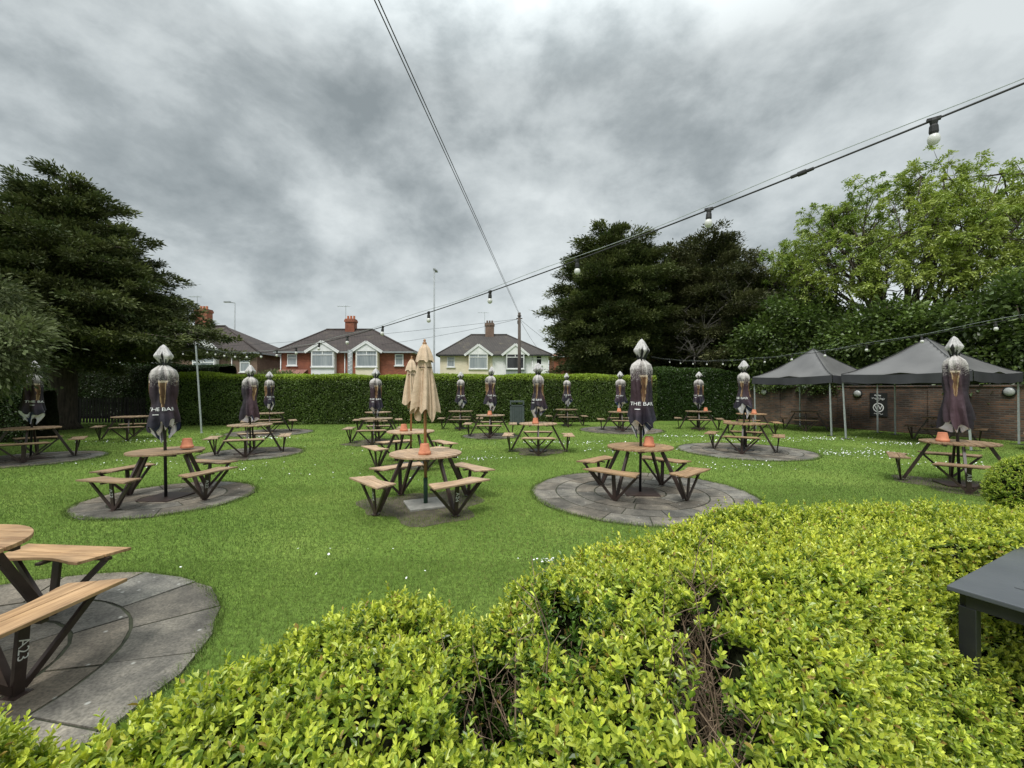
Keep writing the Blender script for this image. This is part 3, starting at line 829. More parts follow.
for b, lab in (((-18.4,46,6.0), 'thin service wire from the timber pole to the brick house'),
               ((-34,42,5.6), 'longest thin service wire running left behind the brick house chimney'),
               ((8.5,52,5.0), 'thin service wire from the timber pole down towards the yew'),
               ((4.2,51.4,5.3), 'thin service wire from the timber pole to the white house half')):
    wire('service_wire', span((.6,35,7.4), b, .35), .012, lab)
lp = empty('street_lamp', (-5.08,28,0))
q = MB(); q.tube([(0,0,0),(0,0,1.2),(0,0,1.25),(0,0,9.45)], [.09,.09,.07,.05], 10); q.build('column', M['lamp_grey'], lp, smooth=True)
q = MB(); q.box(-.07,.07,-.07,.07,9.45,9.55); q.tube([(0,0,9.5),(0,.5,9.55)], .03, 8); q.box(-.09,.09,.4,.9,9.52,9.6); q.build('lamp_head', M['lamp_grey'], lp)
tag(lp, 'tall grey street lamp column rising behind the cream parasols', 'street lamp')
lp = empty('street_lamp', (-31.0,48,0))
q = MB(); q.tube([(0,0,0),(0,0,11.3)], [.09,.06], 8); q.build('column', M['lamp_grey'], lp, smooth=True)
q = MB(); q.tube([(0,0,11.3),(-.55,0,11.4)], .05, 6); q.box(-1.2,-.5,-.12,.12,11.34,11.48); q.build('lamp_head', M['lamp_grey'], lp)
tag(lp, 'distant grey street lamp with a short arm above the leftmost house roof', 'street lamp')

# ------------------------------------------------------------------ houses
def house(name, label, x0, x1, y, depth, eave, ridge, rx0, rx1, walls, roofm, bays, wins, chim, pipes=(), extra=None):
    """local frame: origin at front left corner base; front faces -y"""
    root = empty(name, (x0, y, 0)); W = x1-x0
    if len(walls) == 1:
        w = MB(); w.box(0, W, 0, depth, 0, eave-.06); w.build('wall', walls[0], root)
    else:
        s = walls[2]-x0
        w = MB(); w.box(0, s-.002, 0, depth, 0, eave-.06); w.build('wall', walls[0], root)
        w = MB(); w.box(s+.002, W, 0, depth, 0, eave-.06); w.build('wall', walls[1], root)
    ov = .4; a, b = rx0-x0, rx1-x0; ym = depth/2
    rf = MB()
    E = [(-ov,-ov,eave),(W+ov,-ov,eave),(W+ov,depth+ov,eave),(-ov,depth+ov,eave),(a,ym,ridge),(b,ym,ridge)]
    rf.add(E, [(0,1,5,4),(1,2,5),(2,3,4,5),(3,0,4)])
    ro = rf.build('roof', roofm, root)
    g = MB(); g.box(-ov-.04, W+ov+.04, -ov-.06, -ov+.06, eave-.16, eave-.012); g.box(W+ov-.06, W+ov+.06, -ov+.07, depth+ov, eave-.16, eave-.012); g.box(-ov-.06,-ov+.06,-ov+.07,depth+ov,eave-.16,eave-.012)
    g.box(-ov+.07, W+ov-.07, -ov+.07, -.003, eave-.10, eave-.03); g.box(W+.003, W+ov-.07, .0, depth, eave-.10, eave-.03)
    g.build('gutter', M['lamp_grey'] if len(walls) == 1 else M['black_metal'], root)
    rd = MB(); rd.tube([(a,ym,ridge+.02),(b,ym,ridge+.02)], .12, 8)
    for s_, t_ in (((-ov,-ov,eave),(a,ym,ridge)), ((W+ov,-ov,eave),(b,ym,ridge))): rd.tube([s_, t_], .10, 8)
    rd.build('ridge_tile', roofm, ro, smooth=True)
    cx0, cx1, cz0, cz1, cm = chim
    c = MB(); c.box(cx0-x0, cx1-x0, ym-.45, ym+.45, cz0, cz1-.35); c.box(cx0-x0-.07, cx1-x0+.07, ym-.52, ym+.52, cz1-.35, cz1-.12); c.box(cx0-x0-.02, cx1-x0+.02, ym-.47, ym+.47, cz1-.12, cz1)
    ch = c.build('chimney', cm, root)
    c = MB()
    for k in range(3): c.lathe([(.13,0),(.11,.3),(.13,.36),(.0,.36)], 10, ((cx0+cx1)/2-x0-.32+.32*k, ym, cz1))
    c.build('chimney_pot', M['terracotta'] if len(walls) == 1 else M['brown_brick'], ch, smooth=True)
    al = MB(); ax = cx0-x0-.1; al.tube([(ax,ym,cz1-1.2),(ax,ym,cz1+1.5)], .025, 6); al.tube([(ax-.9,ym,cz1+1.4),(ax+.5,ym,cz1+1.4)], .018, 6)
    for k in range(6): al.tube([(ax-.85+.22*k,ym-.3,cz1+1.4),(ax-.85+.22*k,ym+.3,cz1+1.4)], .012, 4)
    al.build('aerial', M['galv'], ch)
    def window(par, wx0, wx1, wz0, wz1, yy, glass, mull=(), trans=None):
        f = MB(); t = .09
        f.box(wx0, wx1, yy-.07, yy-.004, wz0, wz0+t); f.box(wx0, wx1, yy-.07, yy-.004, wz1-t, wz1)
        f.box(wx0, wx0+t, yy-.07, yy-.004, wz0+t+.001, wz1-t-.001); f.box(wx1-t, wx1, yy-.07, yy-.004, wz0+t+.001, wz1-t-.001)
        for m_ in mull:
            mx = wx0+(wx1-wx0)*m_
            z0 = wz0+t+.001 if trans is None else trans+.04
            f.box(mx-.04, mx+.04, yy-.066, yy-.006, z0, wz1-t-.001)
        if trans: f.box(wx0+t+.001, wx1-t-.001, yy-.068, yy-.005, trans-.04, trans+.039)
        fo = f.build('window', M['white_paint'], par)
        sl = MB(); sl.box(wx0-.08, wx1+.08, yy-.14, yy-.004, wz0-.09, wz0-.003); sl.build('sill', M['white_paint'], fo)
        p = MB(); p.box(wx0+t*.6, wx1-t*.6, yy-.03, yy-.012, wz0+t*.6, wz1-t*.6); p.build('pane', glass, fo)
    for (bx0, bx1, gx0, gx1, gz, wz0, wz1, lowm, glass) in bays:
        bx0 -= x0; bx1 -= x0; gx0 -= x0; gx1 -= x0; pj = .55
        b_ = MB(); b_.box(bx0, bx1, -pj, -.003, 0, eave-.02)
        bo = b_.build('bay', lowm, root)
        window(bo, bx0+.06, bx1-.06, wz0, wz1, -pj, glass, (.5,), wz0+(wz1-wz0)*.72)
        xm = (gx0+gx1)/2; gy = -pj-.1
        t = (gz-eave)/(ridge-eave); yb = t*(ym+ov)-ov+.05
        gb = MB(); gb.add([(gx0+.18,gy,eave-.02),(gx1-.18,gy,eave-.02),(xm,gy,gz-.16),(gx0+.18,gy+.08,eave-.02),(gx1-.18,gy+.08,eave-.02),(xm,gy+.08,gz-.16)], [(0,1,2),(5,4,3),(0,3,4,1),(1,4,5,2),(2,5,3,0)])
        gb.build('gable_panel', M['white_paint'], bo)
        rg = MB()
        rg.add([(gx0-.1,gy-.10,eave-.06),(xm,gy-.10,gz+.03),(xm,yb,gz+.03),(gx0-.1,yb-1.0,eave-.06)], [(0,1,2,3)])
        rg.add([(gx1+.1,gy-.10,eave-.06),(xm,gy-.10,gz+.03),(xm,yb,gz+.03),(gx1+.1,yb-1.0,eave-.06)], [(3,2,1,0)])
        rg.build('bay_roof', roofm, bo)
        bb = MB(); bb.bar((gx0-.12,gy-.06,eave-.12),(xm,gy-.06,gz-.02),.06,.26,up=(0,0,1)); bb.bar((gx1+.12,gy-.06,eave-.12),(xm,gy-.063,gz-.02),.06,.26,up=(0,0,1))
        bb.build('bargeboard', M['white_paint'], bo)
    for (wx0, wx1, wz0, wz1, glass) in wins:
        window(root, wx0-x0, wx1-x0, wz0, wz1, 0, glass, (), wz0+(wz1-wz0)*.66)
    for px in pipes:
        p = MB(); p.tube([(px-x0,-.07,0),(px-x0,-.07,eave-.12)], .045, 8); p.build('drainpipe', M['white_paint'], root, smooth=True)
    if extra: extra(root)
    return tag(root, label, 'house')

def zat(py, Y): return CAMZ+(389-py)/430*Y
def xat(px, Y): return (px-512)/430*Y
Y = 42.0
def porchA(root):
    q = MB(); q.add([(-.1,-1.7,zat(377,Y)),(2.7,-1.7,zat(377,Y)),(2.7,-.01,zat(369.5,Y)),(-.1,-.01,zat(369.5,Y))], [(0,1,2,3)]); q.build('porch_roof', M['pink_tile'], root)
    q = MB(); q.box(0,2.6,-1.6,-.01,0,zat(377,Y)-.1); q.build('porch', M['red_brick'], root)
house('semi_detached_house', 'red brick semi-detached house with two white gabled bay windows and a brown hipped roof', xat(280,Y), xat(410,Y), Y, 8.2,
      zat(351.5,Y), zat(329.5,46), xat(326,46), xat(372,46), [M['red_brick']], M['brown_tile'],
      [(xat(313.5,Y), xat(336.5,Y), xat(309,Y), xat(340,Y), zat(342,Y), zat(367,Y), zat(350.8,Y), M['white_paint'], M['glass_curtain']),
       (xat(357.5,Y), xat(379.5,Y), xat(353.5,Y), xat(383,Y), zat(342.3,Y), zat(367,Y), zat(350.8,Y), M['cream_render'], M['glass_curtain'])],
      [(xat(287.3,Y), xat(297,Y), zat(365.5,Y), zat(354,Y), M['glass_curtain']), (xat(395,Y), xat(403.5,Y), zat(365.5,Y), zat(354,Y), M['glass_curtain'])],
      (xat(346,46), xat(355,46), zat(334,46), zat(319,46), M['red_brick']), (xat(281,Y), xat(345,Y)), porchA)
Y2 = 51.7
house('semi_detached_house', 'cream and white rendered semi-detached house with gabled bays and tall chimney', xat(440,Y2), xat(548.5,Y2), Y2, 8.2,
      zat(354.7,Y2), zat(335,56), xat(471,56), xat(507,56), [M['cream_render'], M['white_render'], xat(492.5,Y2)], M['grey_tile'],
      [(xat(469,Y2), xat(488.3,Y2), xat(466,Y2), xat(492,Y2), zat(345,Y2), zat(369,Y2), zat(353,Y2), M['cream_render'], M['glass_curtain']),
       (xat(506,Y2), xat(524.5,Y2), xat(503,Y2), xat(528,Y2), zat(344.5,Y2), zat(369,Y2), zat(353,Y2), M['lamp_grey'], M['glass_dark'])],
      [(xat(447,Y2), xat(454.8,Y2), zat(367,Y2), zat(356.5,Y2), M['glass_curtain']), (xat(536,Y2), xat(542,Y2), zat(365,Y2), zat(355.5,Y2), M['glass_dark'])],
      (xat(485.5,56), xat(494,56), zat(339,56), zat(323.5,56), M['brown_brick']), (xat(532.5,Y2),))
house('semi_detached_house', 'brown brick house mostly hidden behind the large yew at left, white bargeboards showing', xat(126,Y), xat(257,Y), Y, 9,
      zat(352.5,Y), zat(325.5,46), xat(165,46), xat(222,46), [M['brown_brick']], M['brown_tile'],
      [(xat(196,Y), xat(219,Y), xat(191,Y), xat(224,Y), zat(338,Y), zat(380,Y), zat(356,Y), M['white_paint'], M['glass_curtain']),
       (xat(150,Y), xat(173,Y), xat(145,Y), xat(178,Y), zat(338,Y), zat(380,Y), zat(356,Y), M['white_paint'], M['glass_curtain'])],
      [(xat(240,Y), xat(250,Y), zat(372,Y), zat(358,Y), M['glass_curtain'])],
      (xat(194,46), xat(206,46), zat(332,46), zat(308.5,46), M['red_brick']), (xat(232,Y),))
Y3 = 60.0
house('semi_detached_house', 'red brick house glimpsed under the left side of the dark yew', xat(554,Y3), xat(660,Y3), Y3, 8,
      zat(356,Y3), zat(340,64), xat(590,64), xat(625,64), [M['red_brick']], M['pink_tile'],
      [], [(xat(575,Y3), xat(582,Y3), zat(372,Y3), zat(362,Y3), M['glass_dark'])],
      (xat(600,64), xat(609,64), zat(342,64), zat(330,64), M['red_brick']))
sg = empty('banner_post', (xat(350,30.5), 30.5, 0))
q = MB(); q.tube([(0,0,0),(0,0,4.4)], .05, 8); q.build('post', M['lamp_grey'], sg, smooth=True)
q = MB(); q.box(-.17,.17,-.02,.02,2.6,4.45)
q.build('banner', M['galv'], sg)
q = MB()
for k in range(6): q.bar((-.12,-.024,2.75+.28*k),(.12,-.024,2.9+.28*k),.05,.006,up=(0,1,0))
q.build('banner_stripe', M['white_paint'], sg)
tag(sg, 'narrow grey upright banner on a post in front of the brick house', 'banner')

# ------------------------------------------------------------------ brick garden wall with lamps and sign
WX, WY = 20.4*NX - 15.3*UX, 20.4*NY - 15.3*UY
def wall_pt(s, off=0.0, z=0.0):        # s along, off towards the lawn
    return (20.4*NX + s*UX - off*NX, 20.4*NY + s*UY - off*NY, z)
wl = empty('garden_wall', (WX, WY, 0), WANG)
q = MB(); q.box(0, 21, 0, .24, 0, 1.74)
for k in range(7): q.box(1.2+3*k, 1.65+3*k, -.05, -.003, 0, 1.70)
q.build('brickwork', M['garden_brick'], wl)
q = MB(); q.box(-.03, 21.03, -.04, .28, 1.743, 1.81); q.build('coping', M['garden_brick'], wl, bevel=.01)
tag(wl, 'weathered brown brick garden wall running behind the gazebos', 'wall')
for s, z, lab in ((-14.46, 1.52, 'round white bulkhead lamp on the brick wall left of the smaller gazebo'),
                  (-10.36, 1.48, 'round bulkhead lamp on the brick wall between the two gazebos beside the black sign'),
                  (-6.07, 1.58, 'large white oval bulkhead lamp on the brick wall at the right under the larger gazebo')):
    lm = empty('wall_lamp', wall_pt(s, 0, z), WANG)
    q = MB(); v0 = len(q.v); q.lathe([(.165,0),(.165,.04),(.14,.05),(0,.05)], 24)
    q.v = [(x, -zz-.003, y) for x, y, zz in q.v]; q.build('lamp_base', M['black_metal'], lm)
    q = MB(); q.lathe([(.135,.045),(.125,.075),(.08,.10),(0,.11)], 24)
    q.v = [(x, -zz-.003, y) for x, y, zz in q.v]; q.build('diffuser', M['lamp_glass'], lm, smooth=True)
    tag(lm, lab, 'wall lamp')
sb = empty('wall_sign', wall_pt(-9.64, 0, 1.05), WANG)
q = MB(); q.box(-.29,.29,-.035,-.004,-.47,.47); q.build('board', M['board'], sb, bevel=.004)
q = MB()
rO, rI = .185, .15
ring = [(r*math.cos(2*PI*k/32), -.038, r*math.sin(2*PI*k/32)-.12) for k in range(32) for r in (rO, rI)]
q.add(ring, [(2*k, 2*k+1, (2*k+3) % 64, (2*k+2) % 64) for k in range(32)])
vs, fs = text_tris('W', .27); q.add([(x, -.0385, y-.12) for x, y, _ in vs], fs)
q.build('emblem', M['letter'], sb)
q = MB()
rs = random.Random(5)
for row, (zz, a0, a1) in enumerate(((.36,-.13,.10), (.24,-.22,.22), (.20,-.1,.2), (-.37,-.15,.15))):
    pts = [(a0+(a1-a0)*k/26, -.041, zz+(.028 if row < 2 else .012)*math.sin(k*1.9+row)+.02*math.sin(k*.5)) for k in range(27)]
    q.tube(pts, .006, 4)
q.build('script_writing', M['letter'], sb)
tag(sb, 'black sign board with white script and round W emblem on the brick wall', 'sign')

# ------------------------------------------------------------------ gazebos
def build_gazebo(ox, oy, label, lean, S=3.0):
    root = empty('gazebo', (ox, oy, 0), WANG)
    N = 24; ez = 2.17; pz = 3.30
    cx = S/2
    mb = MB(); vs = []
    for i in range(N+1):
        for j in range(N+1):
            x = -.04+(S+.08)*i/N; y = -.04+(S+.08)*j/N
            d = min(1.0, max(abs(x-cx), abs(y-cx))/(S/2+.04))          # 0 centre .. 1 edge
            dd = math.hypot(x-cx, y-cx)/(S/2)
            prof = (1-d)**1.32
            al = abs(abs(x-cx)-abs(y-cx))/(S/2)               # 0 on a ridge
            sagv = .09*d*(1-d)*4*min(al*1.2, 1)*.5 + .05*math.sin(PI*min(al,1))*d*d
            wr = .010*math.sin(9*x+3*y)*math.sin(7*y-2*x+1)*(1-d*d)+.02*math.sin(3.1*x+oy)*math.sin(2.7*y+ox)*d*(1-d)*4
            vs.append((x, y, ez+(pz-ez)*prof - sagv*1.5 + wr))
    fs = [(i*(N+1)+j, (i+1)*(N+1)+j, (i+1)*(N+1)+j+1, i*(N+1)+j+1) for i in range(N) for j in range(N)]
    mb.add(vs, fs); mb.build('canopy', M['canopy'], root, smooth=True)
    va = MB()
    n = 30
    for side in range(4):
        V = []
        for k in range(n+1):
            t = k/n
            for zz in (0, 1, 2):
                z = (ez-.006-.05*math.sin(PI*t)*1.0) - .14*zz + (.012*math.sin(t*22+side) if zz == 2 else 0)
                o = .05+.012*math.sin(t*15+side*2)*zz*.5
                a = -.04+(S+.08)*t
                p = [(a, -o+.0), (S+o, a), (S-a, S+o), (-o, S-a)][side]
                V.append((p[0], p[1], z))
        va.add(V, [(3*k+q, 3*k+3+q, 3*k+4+q, 3*k+1+q) for k in range(n) for q in range(2)])
    va.build('valance', M['valance'], root, smooth=True)
    for i, (x, y) in enumerate(((0.04,.04),(S-.04,.04),(S-.04,S-.04),(.04,S-.04))):
        lg = MB(); lx = lean if i < 2 else 0
        lg.bar((x,y,.012), (x-lx*.5,y,1.0), .042, .042, up=(0,1,0)); lg.bar((x-lx*.5,y,1.0), (x-lx,y,ez-.03), .036, .036, up=(0,1,0))
        lo = lg.build('leg', M['galv'], root)
        ft = MB(); ft.box(x-.17,x+.17,y-.13,y+.13,0,.012); ft.build('foot_plate', M['black_metal'], lo)
    fr = MB()
    for a, b in (((0,0),(S,0)),((S,0),(S,S)),((S,S),(0,S)),((0,S),(0,0))):
        for k in range(2):
            p = Vector((a[0],a[1],0)).lerp(Vector((b[0],b[1],0)), k*.5); q_ = Vector((a[0],a[1],0)).lerp(Vector((b[0],b[1],0)), k*.5+.5)
            ins = Vector((S/2,S/2,0)); p = p.lerp(ins,.03); q_ = q_.lerp(ins,.03)
            fr.bar(p+Vector((0,0,2.06)), q_+Vector((0,0,1.9)), .025, .015); fr.bar(p+Vector((0,0,1.9)), q_+Vector((0,0,2.06)), .025, .015)
    fr.build('truss', M['galv'], root)
    sm = MB()
    for sx, sy in ((0,0),(S,0),(S,S),(0,S)):
        pts = []
        for k in range(15):
            t = k/14; d = t
            x = cx+(sx-cx)*1.027*t; y = cx+(sy-cx)*1.027*t
            pts.append((x, y, ez+(pz-ez)*(1-d)**1.32+.006))
        sm.tube(pts, .012, 5)
    sm.build('seam', M['black_metal'], root)
    tag(root, label, 'gazebo', 'black pop-up gazebos by the wall')
build_gazebo(10.14, 18.03, 'smaller looking black pop-up gazebo standing farther left along the brick wall', .05)
build_gazebo(11.18, 14.5, 'nearer black pop-up gazebo at right behind the plum draped parasol', .09, 3.12)

# ------------------------------------------------------------------ litter bin
bn = empty('litter_bin', (xat(517,20.2), 20.2, 0))
q = MB(); q.box(-.28,.28,-.28,.28,.06,.9); q.build('liner', M['black_metal'], bn)
q = MB()
for s in range(4):
    for k in range(7):
        a = -.29+.58*(k+.5)/7
        if s == 0: q.box(a-.036,a+.036,-.325,-.30,.08,.86)
        if s == 1: q.box(a-.036,a+.036,.30,.325,.08,.86)
        if s == 2: q.box(-.325,-.30,a-.036,a+.036,.08,.86)
        if s == 3: q.box(.30,.325,a-.036,a+.036,.08,.86)
q.build('slat_panel', M['bin'], bn)
q = MB(); q.box(-.33,.33,-.33,.33,.88,.93); q.box(-.33,.33,-.33,.33,1.06,1.12)
for sx in (-1,1):
    for sy in (-1,1): q.box(sx*.30-.03,sx*.30+.03,sy*.30-.03,sy*.30+.03,0,1.06)
q.build('hood', M['bin'], bn)
tag(bn, 'grey slatted litter bin with an open hood in front of the back hedge', 'litter bin')

# ------------------------------------------------------------------ charcoal side table at right
ang = math.atan2(.47, .88)
st = empty('patio_table', (2.05, 2.04, 0), ang)
q = MB()
Lx, Ly = 1.5, .9
sl = [(.30+.12*k) for k in range(9)]
q.box(0, Lx, -Ly, 0, .722, .745)
q.build('tabletop', M['charcoal_top'], st, bevel=.004)
q = MB()
for k in range(8):
    for (yy0, yy1) in ((-.40,-.16), (-.78,-.52)):
        q.box(.24+.13*k, .246+.13*k, yy0, yy1, .7455, .7462)
q.build('slot', M['black_metal'], st)
q = MB(); q.box(.05,Lx-.05,-.055,-.03,.66,.72); q.box(.05,Lx-.05,-Ly+.03,-Ly+.055,.66,.72); q.box(.03,.055,-Ly+.056,-.056,.66,.72); q.box(Lx-.055,Lx-.03,-Ly+.056,-.056,.66,.72)
q.build('apron', M['black_metal'], st)
for x in (.03, Lx-.09):
    for y in (-.09, -Ly+.03):
        q = MB(); q.box(x, x+.06, y, y+.06, 0, .659); q.build('leg', M['black_metal'], st, bevel=.003)
tag(st, 'charcoal metal patio table with slotted top cut by the right edge of the photo', 'table')

# ------------------------------------------------------------------ hedges
def grid_normals(G):
    du = np.gradient(G, axis=0); dv = np.gradient(G, axis=1)
    return unit(np.cross(du, dv))
def sample_grid(G, Nn, n, wfun=None):
    a = G[:-1,:-1]; b = G[1:,:-1]; c = G[:-1,1:]
    ar = np.linalg.norm(np.cross(b-a, c-a), axis=-1)
    if wfun is not None: ar = ar*wfun((G[:-1,:-1]+G[1:,1:])/2)
    p = (ar/ar.sum()).ravel()
    idx = rng.choice(len(p), n, p=p)
    i, j = np.unravel_index(idx, ar.shape)
    u = rng.random((n,1)); v = rng.random((n,1))
    def il(A): return A[i,j]*(1-u)*(1-v)+A[i+1,j]*u*(1-v)+A[i,j+1]*(1-u)*v+A[i+1,j+1]*u*v
    return il(G), unit(il(Nn))
def grid_faces(ns, nv, flip=False):
    i, j = np.meshgrid(np.arange(ns-1), np.arange(nv-1), indexing='ij')
    a = (i*nv+j).ravel(); F = np.stack([a, a+nv, a+nv+1, a+1], 1)
    return F[:, ::-1] if flip else F
def sprigs(P, Nn, spr_len, leafL, pairs, base_cols, tip_cols, jitter=.5, upw=.6, tone=None, wr=.52, hue0=None):
    n = len(P)
    d = unit(Nn*.75 + np.array([0,0,upw]) + rng.normal(0, jitter, (n,3)))
    ax = unit(np.cross(d, rng.normal(size=(n,3)))); ay = np.cross(d, ax)
    Ls = spr_len*rng.uniform(.6, 1.4, n)
    parts = []
    tone = rng.uniform(.82, 1.15, n) if tone is None else tone*rng.uniform(.85,1.15,n)
    hue = rng.random(n) if hue0 is None else np.clip(.65*hue0+.35*rng.random(n), 0, 1)
    for k in range(pairs+1):
        t = (k+.6)/(pairs+.6)
        base = P + d*(Ls*t)[:,None]
        ang = k*PI/2 + rng.normal(0,.3,n)
        for s in ((-1,1) if k < pairs else (0,)):
            rad = ax*np.cos(ang)[:,None]+ay*np.sin(ang)[:,None]
            spread = np.interp(t, [0,1], [1.0,.55])
            dd = d*(1-spread*.45) + rad*s*spread + rng.normal(0,.16,(n,3)) if s else d+rng.normal(0,.15,(n,3))
            L = leafL*rng.uniform(.6,1.3,n)*(1.0 if k < pairs else .8)*(1-.25*t)
            f = np.clip(t*.8 + rng.normal(0,.2,n), 0, 1)[:,None]
            c = (base_cols[0]*(1-hue[:,None])+base_cols[1]*hue[:,None])*(1-f) + (tip_cols[0]*(1-hue[:,None])+tip_cols[1]*hue[:,None])*f
            c = c*(tone*rng.uniform(.80,1.15,n))[:,None]
            rd = rng.random((n,1)); c = np.where(rd < .10, c*np.array([.45,.55,.55]), np.where(rd > .975, np.array([.34,.24,.07]), c))
            parts.append(leaf_arrays(base, dd, d+rng.normal(0,.1,(n,3)), L, L*wr, c, fine=True))
    stem = []
    V, F, C = cat_arrays(parts)
    return V, F, C

# --- foreground golden hedge
Fp = np.array([(-3,1.10),(-1.9,1.20),(-1.5,1.26),(-1.07,1.24),(-.83,1.60),(-.48,1.86),(-.14,1.80),(.14,2.02),(.70,2.46),(1.42,3.00),(2.73,3.47),(3.9,3.35),(5.6,3.2)])
Np = np.array([(-3,.30),(-1.9,.36),(-1.5,.40),(-1.0,.48),(-.6,.68),(-.3,.80),(-.02,.88),(.25,.96),(.62,1.15),(1.15,1.62),(2.35,2.55),(4.0,2.72),(5.6,2.6)])
def interp_path(Pp, n):
    t = np.linspace(0, 1, len(Pp)); q = np.linspace(0, 1, n)
    out = np.stack([np.interp(q, t, Pp[:,k]) for k in range(2)], 1)
    for _ in range(9):
        out[1:-1] = (out[:-2]+2*out[1:-1]+out[2:])/4
    return out
ns, nv = 300, 70
FA = interp_path(Fp, ns); NA = interp_path(Np, ns)
across = unit(FA-NA)
vv = np.linspace(0, 1, nv)
# profile across: u = -out .. 0 (near top edge) .. 1 (far top edge) .. 1+out ; heights
pv = [0, .10, .20, .30, .38, .46, .55, .65, .76, .84, .90, .95, 1]
po = [-.62,-.56,-.44,-.26,-.10, .06, .28, .52, .80, .95, 1.04, 1.10, 1.12]  # negative: metres outside the near edge; >1: metres beyond far edge + 1
ph_ = [.0, .22, .46, .68, .775, .80, .81, .805, .80, .76, .60, .3, .0]
o_ = np.interp(vv, pv, po); h_ = np.interp(vv, pv, ph_)
G = np.zeros((ns, nv, 3))
for j in range(nv):
    o = o_[j]
    if o < 0: xy = NA + across*(o*np.interp(NA[:,0], [.6,1.2,1.9,2.6], [1.0,1.3,1.45,1.4]))[:,None]
    elif o <= 1: xy = NA + (FA-NA)*o
    else: xy = FA + across*(o-1)
    G[:, j, :2] = xy; G[:, j, 2] = h_[j]*np.interp(FA[:,0], [-1.2,-.9,-.4,-.12,.05,.45,1.6,2.6], [.93,.98,.98,.86,1.0,1.07,1.05,.97])*(np.interp(FA[:,0], [1.2,2.0], [1.0, .62]) if o < -.2 else (np.interp(FA[:,0], [1.2,2.0], [1.0,.80]) if o < -.05 else 1.0))
Nn = grid_normals(G)
if Nn[ns//2, nv//2, 2] < 0: Nn = -Nn
lump = snoise(G.reshape(-1,3), 11, 3.6).reshape(ns, nv)*.045 + snoise(G.reshape(-1,3), 12, 9.0).reshape(ns, nv)*.028
lump += -.13*np.exp(-(((G[...,0]+1.20)/.10)**2))*(G[...,2] > .3)         # dip between the left bush and the rest
G = G + Nn*lump[..., None]
HOL = [((-.06,1.36,.68),(.11,.20,.28)), ((.18,1.53,.74),(.085,.21,.32)), ((.74,1.66,.80),(.065,.13,.28)),
       ((.63,1.42,.72),(.105,.19,.34)), ((.53,1.18,.64),(.125,.19,.38))]
def hollow(p):
    d = np.full(p.shape[:-1], 9.0)
    for c, r in HOL:
        d = np.minimum(d, np.linalg.norm((p-np.array(c))/np.array(r), axis=-1))
    return d
hd = hollow(G)
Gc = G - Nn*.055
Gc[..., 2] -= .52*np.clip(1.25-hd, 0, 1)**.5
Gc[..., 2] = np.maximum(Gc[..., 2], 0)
hedge = empty('low_hedge', (0.6, 1.7, 0))
def shift(o): o.location = (-.6, -1.7, 0)
shift(np_obj('shade_core', Gc.reshape(-1,3), grid_faces(ns, nv), M['core'], hedge, smooth=True))
def wf(p):
    dist = np.linalg.norm(p-np.array([0,0,CAMZ]), axis=-1)
    inview = (p[...,1] > .25) & (np.abs(p[...,0]) < 1.45*p[...,1]+.5)
    near = np.interp(dist, [1.0,2.0,4.5], [1.0,1.0,.55])
    return np.where(inview, near, .12)*np.where(p[...,2] < .12, .3, 1)
P, Q = sample_grid(G, Nn, 25000, wf)
hh = hollow(P)
keep = hh > 1.0+.16*rng.normal(size=len(P))
P = P[keep]; Q = Q[keep]
P = P - Q*rng.uniform(.0,.05,(len(P),1))
yel = np.clip(.5+.5*snoise(P, 21, 1.6)+.25*(P[:,1] > 1.9), 0, 1)[:,None]
bcols = (np.array([.10,.19,.025]), np.array([.19,.29,.035]))
tcols = (np.array([.54,.66,.09]), np.array([.78,.77,.12]))
V, F, C = sprigs(P, Q, .058, .0295, 5, bcols, tcols, hue0=yel[:,0])
shift(np_obj('foliage', V, F, M['leaf_gold'], hedge, C))
# old dark leaves deep inside the gaps
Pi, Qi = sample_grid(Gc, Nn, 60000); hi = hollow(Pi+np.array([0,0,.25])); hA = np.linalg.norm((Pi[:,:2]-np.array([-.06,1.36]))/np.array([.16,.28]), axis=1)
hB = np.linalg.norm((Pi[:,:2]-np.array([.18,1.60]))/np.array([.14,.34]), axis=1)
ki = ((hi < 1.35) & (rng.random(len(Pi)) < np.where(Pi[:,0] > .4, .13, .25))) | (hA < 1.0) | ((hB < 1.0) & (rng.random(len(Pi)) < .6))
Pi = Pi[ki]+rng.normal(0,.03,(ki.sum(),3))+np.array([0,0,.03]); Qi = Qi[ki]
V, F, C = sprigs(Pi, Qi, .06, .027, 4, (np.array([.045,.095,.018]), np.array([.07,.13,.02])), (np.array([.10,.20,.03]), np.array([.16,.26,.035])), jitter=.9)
shift(np_obj('inner_leaf', V, F, M['leaf_gold'], hedge, C))
